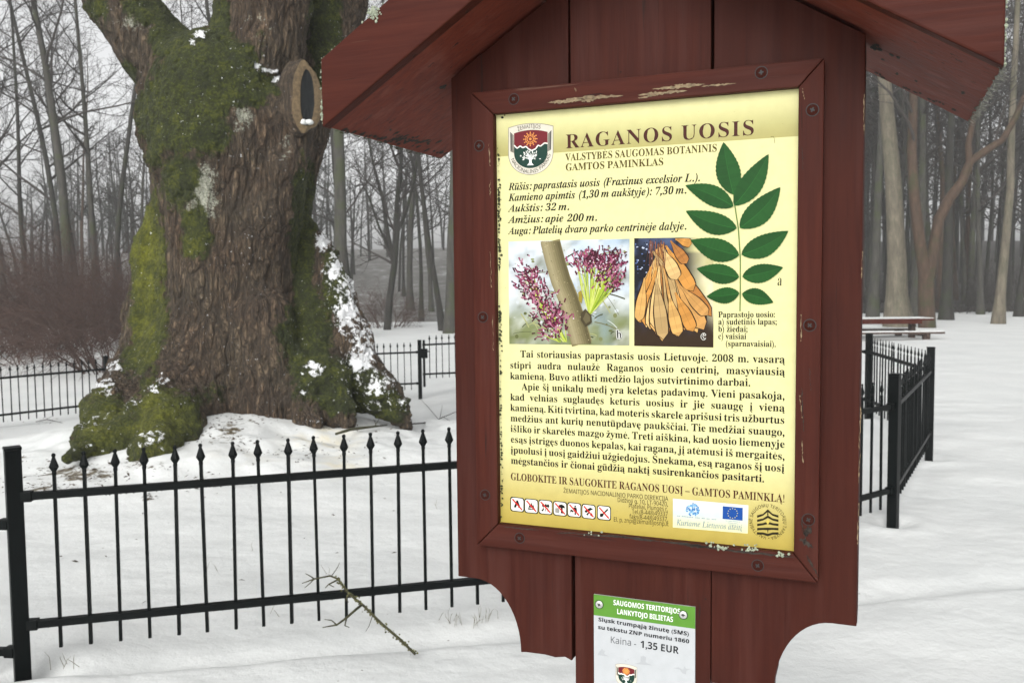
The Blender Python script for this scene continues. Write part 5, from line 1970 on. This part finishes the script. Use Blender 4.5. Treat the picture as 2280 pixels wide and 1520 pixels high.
# remove posts nothing of which the picture shows
for o in [o for o in COL.objects if o.parent is None and o.get('group') == 'posts of the iron fence' and o['label'].startswith('black iron fence post of the far')]:
    pass
make_panel(posts['a'], posts['b'], 'iron fence panel running off the left edge from the thick near post', -0.11)
make_panel(posts['b'], posts['c'], 'nearest black iron fence panel with spear tips in front of the mossy tree', drops=True)
make_panel(posts['c'], posts['d'], 'iron fence panel mostly hidden behind the notice board, ending at its right')
make_panel(posts['d'], posts['e'], 'dark iron fence panel seen almost edge on to the right of the notice board')
make_panel(posts['e'], posts['f'], 'iron fence panel behind the outermost corner post, below the picnic table')
make_panel(posts['f'], posts['g'], 'iron fence panel hidden behind the right half of the notice board')
make_panel(posts['j'], posts['k'], 'far iron fence panel just right of the trunk, left of the gate post')
make_panel(posts['k'], posts['l'], 'far iron fence panel straight behind the ash trunk')
make_panel(posts['l'], posts['m'], 'far iron fence panel left of the trunk, in front of the reddish thicket')
make_panel(posts['m'], posts['n'], 'far iron fence panel at the left edge below the reddish thicket')
gate = make_panel(posts['j'], posts['i'], 'iron gate in the far fence beside the notice board, rails set higher', 0.13, (0.245, 0.745), 'iron_gate', (0.17, 0.90), 0.06, None, 0.11, cat='gate')
mb = MB()
mb.box((0.075, 0, 0.56), (0.035, 0.05, 0.80))
mb.build('gate_stile', M['iron'], gate, 0.003)
mb = MB()
mb.box((0.085, -0.03, 0.735), (0.11, 0.06, 0.16))
mb.box((0.135, -0.06, 0.77), (0.09, 0.02, 0.02))
mb.build('lock', M['iron'], gate, 0.006)
# ------------------------------------------------------------------ picnic table
tbase = at(2037, 766, 23.4)
tt = thing('picnic_table', 'brown red picnic table with snow dusted bench at the edge of the wood', 'picnic table', (0, 0, 0))
TYY = 23.4
def tpos(px, py, dy=0.0):
    p = at(px, py, TYY)
    return Vector((p.x, p.y + dy, p.z))
gx0 = at(1800, 760, TYY).x
gx1 = at(2072, 760, TYY).x
zg = gz(gx1, TYY)
ztop = at(2000, 711, TYY).z
zben = at(2000, 741, TYY - 0.6).z
mb = MB()
for k in range(5):
    mb.box(((gx0 + gx1) / 2, TYY - 0.1 + 0.17 * k, ztop), (gx1 - gx0, 0.155, 0.05))
for x in (gx0 + 0.35, gx1 - 0.4):
    mb.box((x, TYY + 0.24, ztop - 0.06), (0.08, 0.8, 0.07))
mb.box(((gx0 + gx1) / 2 - 0.1, TYY - 0.19, ztop - 0.045), (gx1 - gx0 - 0.45, 0.03, 0.13))
mb.build('table_top', mat_red('red brown table wood', 1.3, 'X'), tt, 0.006)
mb = MB()
mb.box(((gx0 + gx1) / 2, TYY + 0.24, ztop + 0.035), (gx1 - gx0 - 0.02, 0.84, 0.014))
mb.build('table_snow', M['snow_cap'], tt, 0.004)
mbench = mat_plain('weathered bench wood', (0.045, 0.026, 0.018), 0.8, 0, 0.4, 12.0)
for y in (TYY - 0.6, TYY + 1.05):
    mb = MB()
    mb.box(((gx0 + gx1) / 2 + 0.02, y, zben), (gx1 - gx0, 0.28, 0.05))
    bn = mb.build('bench', mbench, tt, 0.006)
    mb = MB()
    mb.box(((gx0 + gx1) / 2 + 0.02, y, zben + 0.034), (gx1 - gx0 - 0.03, 0.26, 0.018))
    mb.build('bench_snow', M['snow_cap'], bn, 0.005)
    for x in (gx0 + 0.35, gx1 - 0.4):
        mb = MB()
        mb.prism([(x - 0.07, zg - 0.1), (x + 0.07, zg - 0.1), (x + 0.09, zben - 0.03), (x - 0.09, zben - 0.03)], y - 0.06, y + 0.06)
        mb.build('leg', mbench, tt, 0.008)
for x in (gx0 + 0.35, gx1 - 0.4):
    mb = MB()
    mb.box((x, TYY + 0.23, (zg + ztop) / 2 - 0.08), (0.12, 0.18, ztop - zg))
    mb.box((x, TYY + 0.23, zben - 0.06), (0.07, 1.9, 0.08))
    mb.build('trestle', mbench, tt, 0.006)

# ------------------------------------------------------------------ background trees
def stand(root, px, Y, rz=0.0, scale=1.0, lean=0.0, zoff=0.0):
    p = at(px, 720, Y)
    z = gz(p.x, Y) if Y < 41 else hill_z(p.x, Y)
    root.location = (p.x, Y, z + zoff)
    root.rotation_euler = (0, lean, rz)
    root.scale = (scale, scale, scale)
    return root

G1 = 'single trees at the edge of the wood'
def lone(px, Y, wpx, seed, label, bark, lean=0.0, rz=0.0, H=19, name='bare_tree', **kw):
    r = wpx * Y / F_PX / 2
    t = make_bg(name, label, 'tree', seed, bark, G1, H=H, r0=r, **kw)
    return stand(t, px, Y, rz, 1.0, lean)

# right of the notice board
lone(2002, 29.5, 44, 101, 'pale thick beech trunk leaning slightly left, behind the picnic table', 'bark_pale', lean=-0.075, first=0.5, nlimb=11)
lone(2106, 34, 22, 102, 'straight dark trunk just right of the forked brown tree', 'bark_dark', first=0.45, nlimb=11)
lone(2222, 30.5, 20, 103, 'slender pale tree standing alone on the snow with a mossy foot', 'bark_pale', lean=0.02, first=0.42, nlimb=12)
lone(1942, 36, 20, 104, 'dark mossy trunk close to the right edge of the notice board', 'bark_grey', lean=-0.02, first=0.4, nlimb=12)
lone(2035, 37, 20, 105, 'mossy grey trunk between the pale beech and the forked brown tree', 'bark_grey', lean=0.01, first=0.4)
lone(2268, 36, 16, 106, 'thin dark tree at the right edge of the picture', 'bark_dark', lean=0.03, first=0.3, nlimb=14)
lone(2160, 44, 14, 107, 'thin grey trunk in the gap right of the forked brown tree', 'bark_grey', first=0.3, nlimb=13)
# forked brown tree
ft = thing('forked_tree', 'brown forked tree whose right stem bends away to the right, behind the picnic table', 'tree', (0, 0, 0), 0, G1)
FY = 28.5
tw = Twigs(55)
def path(lst, Y=FY):
    return [Vector(at(x, y, Y + dy)) for x, y, dy in lst]
base = at(2062, 738, FY)
fo = Vector((base.x, FY, gz(base.x, FY)))
for pts, rad in ((path([(2064, 760, 0), (2064, 725, 0), (2062, 660, 0), (2062, 600, 0)]), (0.30, 0.27, 0.25, 0.24)),
                 (path([(2062, 620, 0), (2048, 540, 0), (2036, 440, .1), (2030, 340, .2), (2034, 220, .3), (2040, 60, .4), (2036, -160, .5)]), (0.22, 0.18, 0.165, 0.15, 0.13, 0.11, 0.08)),
                 (path([(2064, 630, 0), (2078, 560, 0), (2090, 490, 0), (2112, 445, 0), (2142, 405, 0), (2160, 360, 0), (2196, 335, 0), (2232, 312, .1), (2262, 260, .1), (2290, 190, .2)]), (0.21, 0.185, 0.17, 0.165, 0.15, 0.13, 0.12, 0.11, 0.09, 0.07)),
                 (path([(2158, 368, 0), (2156, 320, 0), (2166, 270, 0), (2160, 200, .1), (2172, 100, .2), (2168, -60, .3)]), (0.11, 0.095, 0.085, 0.08, 0.07, 0.05))):
    tw.tr.tube([p - fo for p in pts], rad, 9, cap=False)
for (x, y, dx, dz, L, r) in ((2036, 330, -.4, 1, 3.5, .06), (2040, 120, .4, 1, 4, .06), (2168, 120, .5, 1, 3.5, .05), (2262, 260, .6, .8, 3, .05), (2166, 270, .7, .8, 2.6, .05), (2036, 0, -.5, 1, 4, .06), (2215, 322, .3, 1, 2.6, .04), (2030, 250, -.6, .7, 3, .05)):
    tw.limb(Vector(at(x, y, FY + 0.2)) - fo, (dx, tw.r.uniform(-.4, .4), dz), L, r, 1, 0.2, 0.16, None, 3, None, (0, 6, 5, 4), 0.006)
ft.location = fo
tw.tr.build('trunk', M['bark_brown'], ft, smooth=True)
tw.mb.build('crown', M['twig'], ft)
# between the ash and the board
lone(758, 30, 33, 111, 'straight pale green mossy trunk right beside the ash tree', 'bark_grey', first=0.5, nlimb=11)
lone(786, 31.5, 20, 112, 'slim dark trunk close behind the mossy straight trunk', 'bark_dark', lean=-0.03, first=0.42, nlimb=11)
lone(985, 35, 13, 114, 'thin tree slanting left, beside the left edge of the notice board', 'bark_dark', lean=-0.13, first=0.3, nlimb=14)
lone(1003, 33, 24, 115, 'mossy trunk half hidden by the left edge of the notice board', 'bark_grey', first=0.4)
lone(938, 43, 9, 116, 'very thin straight tree between two spreading ones, left of the notice board', 'bark_dark', first=0.3)
# spreading small tree
sp_ = thing('spreading_tree', 'small bare tree with several rising limbs in the misty gap right of the ash', 'tree', (0, 0, 0), 0, G1)
SY = 36
so = at(862, 722, SY)
so = Vector((so.x, SY, gz(so.x, SY) - 0.1))
tw = Twigs(66)
for pts, rad in ((path([(862, 735, 0), (868, 660, 0), (878, 590, 0), (884, 520, 0), (884, 450, 0), (892, 380, 0), (896, 280, 0), (905, 150, 0)], SY), (0.16, 0.14, 0.13, 0.115, 0.10, 0.085, 0.06, 0.03)),
                 (path([(878, 590, 0), (862, 510, 0), (852, 440, .3), (832, 370, .4), (815, 280, .5), (800, 160, .6)], SY), (0.09, 0.08, 0.07, 0.055, 0.04, 0.02)),
                 (path([(884, 520, 0), (905, 470, -.2), (922, 400, -.4), (934, 320, -.5), (950, 200, -.5)], SY), (0.08, 0.065, 0.055, 0.04, 0.02)),
                 (path([(868, 560, 0), (842, 500, -.3), (822, 440, -.5), (802, 400, -.6)], SY), (0.06, 0.05, 0.04, 0.02))):
    tw.tr.tube([p - so for p in pts], rad, 7, cap=False)
    for q, r in list(zip(pts, rad))[2:]:
        for _ in range(3):
            tw.limb(q - so, (tw.r.uniform(-.8, .8), tw.r.uniform(-.8, .8), tw.r.uniform(.4, 1)), tw.r.uniform(1.6, 3.0), r * .5, 1, 0.2, 0.17, None, 3, None, (0, 6, 5, 4), 0.006)
sp_.location = so
tw.tr.build('trunk', M['bark_dark'], sp_, smooth=True)
tw.mb.build('crown', M['twig'], sp_)
# left of the ash
lone(158, 33, 24, 121, 'tallest mossy trunk above the reddish thicket, darkest of the left group', 'bark_grey', lean=-0.02, first=0.38, nlimb=14)
lone(180, 35.5, 15, 122, 'slim trunk touching the right side of the tallest mossy trunk', 'bark_dark', lean=-0.02, first=0.35, nlimb=13)
lone(216, 35, 15, 123, 'slim mossy trunk midway between the tallest trunk and the ash', 'bark_grey', lean=-0.01, first=0.35, nlimb=13)
lone(252, 33, 14, 124, 'straight slim trunk close to the left edge of the ash', 'bark_dark', lean=0.012, first=0.5, nlimb=10)
lone(60, 40, 12, 125, 'thin tree left of the tallest mossy trunk', 'bark_dark', first=0.25, nlimb=15)
lone(18, 42, 12, 126, 'thin tree at the left edge of the picture', 'bark_grey', first=0.25, nlimb=15)

# the many trees of the wood behind
protos = []
for k, (sd, H, r, bark, first, nl_) in enumerate(((201, 20, .15, 'bark_dark', .28, 20), (202, 18, .12, 'bark_grey', .22, 20), (203, 22, .19, 'bark_grey', .35, 18), (204, 16, .09, 'bark_dark', .18, 20), (205, 19, .14, 'bark_brown', .3, 18))):
    protos.append(make_bg('wood_tree', 'thin bare tree among the many in the misty wood beyond the snow', 'tree', sd, bark, 'bare trees of the misty wood', H=H, r0=r, first=first, nlimb=nl_, minr=0.008))
rnd = random.Random(91)
cnt = 0
used = [False] * len(protos)
for i in range(86):
    px = -60 + 2400 * ((i * 0.6180339) % 1.0) + rnd.uniform(-12, 12)
    Y = 39 + 22 * rnd.random() ** 1.2
    if (1040 < px < 1880 and rnd.random() < 0.75) or (px <= 1040 and rnd.random() < 0.6):
        continue
    k = i % len(protos)
    o = protos[k] if not used[k] else copy_thing(protos[k])
    used[k] = True
    stand(o, px, Y, rnd.uniform(0, 6.28), rnd.uniform(0.85, 1.15), 0)
    o.rotation_euler = (rnd.gauss(0, 0.03), rnd.gauss(0, 0.03), rnd.uniform(0, 6.28))

for i in range(16):
    k = i % len(protos)
    o = copy_thing(protos[k])
    stand(o, 1900 + 400 * ((i * 0.6180339) % 1.0), 37 + 16 * rnd.random(), rnd.uniform(0, 6.28), rnd.uniform(0.9, 1.25), 0)
# far wood as one mass
fw = MB()
tws = Twigs(404)
for i in range(520):
    Y = rnd.uniform(60, 118)
    x = rnd.uniform(-0.75, 0.75) * Y
    z = hill_z(x, Y) - 0.3
    if x < 0.35 * Y and rnd.random() < 0.5:
        continue
    H = rnd.uniform(7, 13) if x < 0.35 * Y else rnd.uniform(10, 17)
    r = rnd.uniform(0.07, 0.2)
    lx, ly = rnd.gauss(0, 0.5), rnd.gauss(0, 0.5)
    pts = [Vector((x, Y, z)), Vector((x + lx * .3, Y, z + H * .35)), Vector((x + lx, Y + ly, z + H * .7)), Vector((x + lx * 1.3, Y + ly, z + H))]
    tws.mb.tube(pts, (r, r * .8, r * .5, 0.03), 5, cap=False)
    for k in range(12):
        t = rnd.uniform(0.25, 1)
        q = pts[0].lerp(pts[3], t)
        a = rnd.uniform(0, 6.28)
        tws.limb(q, (math.cos(a), math.sin(a), rnd.uniform(.3, 1.2)), rnd.uniform(1.5, 3.6) * (1.2 - .6 * t), r * .35, 2, 0.2, 0.2, None, 3, None, (0, 0, 6, 4), 0.012)
far = tws.mb.build('far_wood', M['bark_dark'])
tag(far, 'far bare wood on the slope fading into the mist', 'wood', None, 'stuff')

# ------------------------------------------------------------------ reddish thickets
def thicket(seed, n, H, W_, label, twig='twig_red', fine=3):
    root = thing('bare_shrub', label, 'shrub', (0, 0, 0), 0, 'bare shrubs at the edge of the lawn')
    t = Twigs(seed)
    for i in range(n):
        a = t.r.uniform(0, 6.28)
        rr0 = t.r.random() ** .5 * W_ * 0.35
        sp0 = t.r.uniform(0.1, 1.0)
        d = Vector((math.cos(a) * sp0, math.sin(a) * sp0, t.r.uniform(0.6, 1.1)))
        t.limb((math.cos(a) * rr0, math.sin(a) * rr0, -0.1), d, H * t.r.uniform(0.7, 1.25), t.r.uniform(0.010, 0.02), 1, -0.25 if sp0 > .6 else 0.05, 0.13, None, 3, 6, (0, 9, 5, 3), 0.003)
    t.mb.build('twigs', M[twig], root)
    return root
def put(o, px, Y, s=1.0):
    p = at(px, 720, Y)
    o.location = (p.x, Y, gz(p.x, Y) if Y < 40 else hill_z(p.x, Y))
    o.scale = (s, s, s)
put(thicket(301, 110, 2.7, 4.2, 'dense reddish thicket of arching bare shoots behind the left fence'), 110, 27)
put(thicket(302, 90, 2.5, 2.6, 'darker reddish bush touching the left side of the ash trunk'), 262, 21.5)
put(thicket(303, 80, 2.7, 3.6, 'reddish thicket cut off by the left edge of the picture'), -60, 25)
put(thicket(304, 80, 3.3, 4.0, 'taller reddish thicket rising behind the other shrubs at left'), 200, 31)
put(thicket(305, 36, 1.5, 2.4, 'low faint reddish bush by the far edge of the snow, right of the ash'), 868, 38, 1.0)
put(thicket(306, 16, 1.0, 2.0, 'low sparse bush with snow showing through it, under the left thicket'), 70, 23)
put(thicket(307, 40, 1.9, 3.4, 'brown undergrowth under the wood, behind the forked tree', 'twig'), 2140, 41)
put(thicket(308, 40, 2.2, 3.6, 'brown undergrowth under the wood at the right edge of the picture', 'twig'), 2275, 42.5)
put(thicket(309, 30, 1.7, 3.0, 'brown undergrowth under the wood, behind the pale beech', 'twig'), 1965, 42)

# ------------------------------------------------------------------ fallen twigs and grass
def fallen(name, label, pts, rad, twigs, mat, group=None):
    """pts: world points; a lying branch with side shoots"""
    root = thing(name, label, 'branch', pts[0], 0, group)
    mb = MB()
    o = Vector(pts[0])
    mb.tube([Vector(p) - o for p in pts], rad, 7)
    for tp_, tr_2 in twigs:
        mb.tube([Vector(p) - o for p in tp_], tr_2, 5)
    return root, mb
DB = 3.62
def g_at(px, Y, dz=0.0):
    p = at(px, 1400, Y)
    return Vector((p.x, Y, gz(p.x, Y) + 0.03 + dz))
main = [at(925, 1456, 3.60), at(890, 1422, 3.60), at(850, 1388, 3.60), at(808, 1346, 3.60), at(778, 1322, 3.60), at(752, 1288, 3.60), at(735, 1281, 3.60), at(700, 1288, 3.58), at(672, 1298, 3.56)]
side = [([at(806, 1345, 3.6), at(790, 1358, 3.56), at(772, 1374, 3.53), at(750, 1390, 3.5), at(718, 1396, 3.48)], (0.006, 0.0055, 0.005, 0.004, 0.002)),
        ([at(772, 1374, 3.53), at(768, 1392, 3.5), at(778, 1396, 3.5)], (0.004, 0.003, 0.0015)),
        ([at(750, 1390, 3.5), at(738, 1380, 3.5), at(722, 1378, 3.5)], (0.003, 0.0025, 0.0012)),
        ([at(752, 1290, 3.6), at(732, 1300, 3.58), at(724, 1308, 3.58)], (0.004, 0.003, 0.0015)),
        ([at(732, 1300, 3.58), at(744, 1306, 3.58)], (0.0025, 0.0015)),
        ([at(700, 1288, 3.58), at(690, 1298, 3.57), at(678, 1308, 3.56)], (0.003, 0.002, 0.0012)),
        ([at(700, 1288, 3.58), at(688, 1280, 3.57), at(680, 1276, 3.56)], (0.003, 0.002, 0.0012)),
        ([at(738, 1282, 3.58), at(752, 1262, 3.57), at(756, 1252, 3.57)], (0.002, 0.0014, 0.0008)),
        ([at(830, 1368, 3.6), at(822, 1392, 3.58), at(814, 1405, 3.57)], (0.002, 0.0014, 0.0008)),
        ([at(778, 1322, 3.6), at(770, 1334, 3.6), at(776, 1340, 3.6)], (0.004, 0.003, 0.0015))]
root, mb = fallen('fallen_branch', 'mossy lichened broken branch leaning on the near fence panel', main, (0.0055, 0.006, 0.0058, 0.0054, 0.005, 0.0042, 0.0038, 0.0032, 0.0016), side, 'twig_moss')
mb.build('wood', M['twig_moss'], root, smooth=True)
rr = random.Random(88)
sp = []
for a, c in zip(main[:5], main[1:6]):
    for _ in range(34):
        t = rr.random()
        sp.append(a.lerp(c, t) - main[0] + Vector((rr.gauss(0, .007), rr.gauss(0, .006), rr.gauss(0, .007))))
blobs('lichen', sp, mat_plain('yellow green lichen', (0.10, 0.10, 0.04), 0.95, 0, 0.5, 90.0), root, 0.0016, 0.005, 11, 0.8)

def lay(lst, lift=0.01):
    return [ground_hit(x, y) + Vector((0, 0, lift)) for x, y in lst]
for label, lst, rad, sides_ in (
    ('dark mossy stick lying on the snow in front of the right root', [(748, 968), (780, 958), (820, 953), (862, 948)], (0.012, 0.016, 0.013, 0.006), [[(835, 951), (845, 935), (850, 925)], [(838, 951), (832, 938)]]),
    ('long thin curved stick on the snow left of the notice board', [(905, 946), (940, 944), (975, 935), (1015, 918)], (0.008, 0.008, 0.007, 0.005), [[(975, 935), (950, 905), (935, 890)], [(980, 932), (985, 905)], [(985, 930), (1010, 945)]]),
    ('short dark twig on the snow at the far left', [(80, 940), (105, 935), (140, 942)], (0.006, 0.006, 0.003), [[(105, 935), (118, 928)]])):
    pts = lay(lst)
    root, mb = fallen('fallen_stick', label, pts, rad, [(lay(q, 0.02), [0.004] * (len(q) - 1) + [0.002]) for q in sides_], 'twig')
    mb.build('wood', M['twig_moss'] if 'mossy' in label else M['twig'], root, smooth=True)

# bits of bark and dead leaves on the snow around the foot of the tree
mb = MB()
rr = random.Random(19)
spots = [(170, 1050, 120, 22, 110), (110, 1085, 70, 16, 50), (505, 965, 50, 32, 120), (330, 1035, 70, 14, 40), (620, 1000, 120, 30, 50), (800, 965, 110, 25, 36), (430, 1070, 160, 22, 44), (330, 1108, 22, 7, 14), (90, 938, 70, 10, 16), (560, 930, 90, 16, 40), (690, 1010, 110, 14, 40), (500, 1180, 400, 90, 30)]
for (u, v, a, c, n) in spots:
    for _ in range(n):
        p = ground_hit(rr.gauss(u, a * .7), rr.gauss(v, c * .7))
        r = rr.uniform(0.006, 0.022)
        ang = rr.uniform(0, 6.28)
        tilt = Vector((rr.gauss(0, .3), rr.gauss(0, .3), 1)).normalized()
        t1 = tilt.orthogonal().normalized()
        t1 = Matrix.Rotation(ang, 3, tilt) @ t1
        t2 = tilt.cross(t1)
        c0 = p + Vector((0, 0, 0.012))
        mb.add([c0 - t1 * r, c0 - t2 * r * .45 + tilt * r * .15, c0 + t1 * r * 1.2, c0 + t2 * r * .5, c0 + tilt * r * .3], [(0, 1, 4), (1, 2, 4), (2, 3, 4), (3, 0, 4), (3, 2, 1, 0)])
litter = mb.build('leaf_litter', mat_plain('dark dead leaves', (0.045, 0.032, 0.02), 0.9, 0, 0.6, 9.0))
tag(litter, 'dark scraps of bark and dead leaves on the snow around the roots', 'leaf litter', None, 'stuff')

# dead grass stalks poking through the snow
mb = MB()
for (u, v, n, h) in ((1008, 1380, 9, .05), (1075, 1372, 10, .045), (1050, 1385, 5, .04), (150, 1475, 6, .05), (470, 1260, 2, .05), (735, 1270, 2, .05), (555, 1210, 1, .06), (960, 1120, 2, .04), (610, 1360, 2, .04)):
    for _ in range(n):
        p = ground_hit(u + rr.gauss(0, 12), v + rr.gauss(0, 4))
        d = Vector((rr.gauss(0, .35), rr.gauss(0, .35), 1)).normalized()
        L = h * rr.uniform(.5, 1.2)
        mb.tube([p - d * .02, p + d * L * .6, p + d * L + Vector((rr.gauss(0, .008), rr.gauss(0, .008), 0))], (0.0012, 0.001, 0.0004), 4)
gr = mb.build('dead_grass', M['grass'])
tag(gr, 'sparse dead grass stalks poking through the snow by the fence', 'grass', None, 'stuff')

# ------------------------------------------------------------------ winter mist
mb = MB()
mb.box((0, 52, 12.5), (330, 142, 31))
hz_mat = bpy.data.materials.new('mist')
hz_mat.use_nodes = True
hz_mat.node_tree.nodes.clear()
ho = hz_mat.node_tree.nodes.new('ShaderNodeOutputMaterial')
hv = hz_mat.node_tree.nodes.new('ShaderNodeVolumePrincipled')
hv.inputs['Color'].default_value = (0.93, 0.94, 0.95, 1)
hv.inputs['Density'].default_value = 0.0012
hz_mat.node_tree.links.new(hv.outputs[0], ho.inputs['Volume'])
haze = mb.build('haze', hz_mat)
tag(haze, 'thin winter mist over the park', 'mist', None, 'stuff')
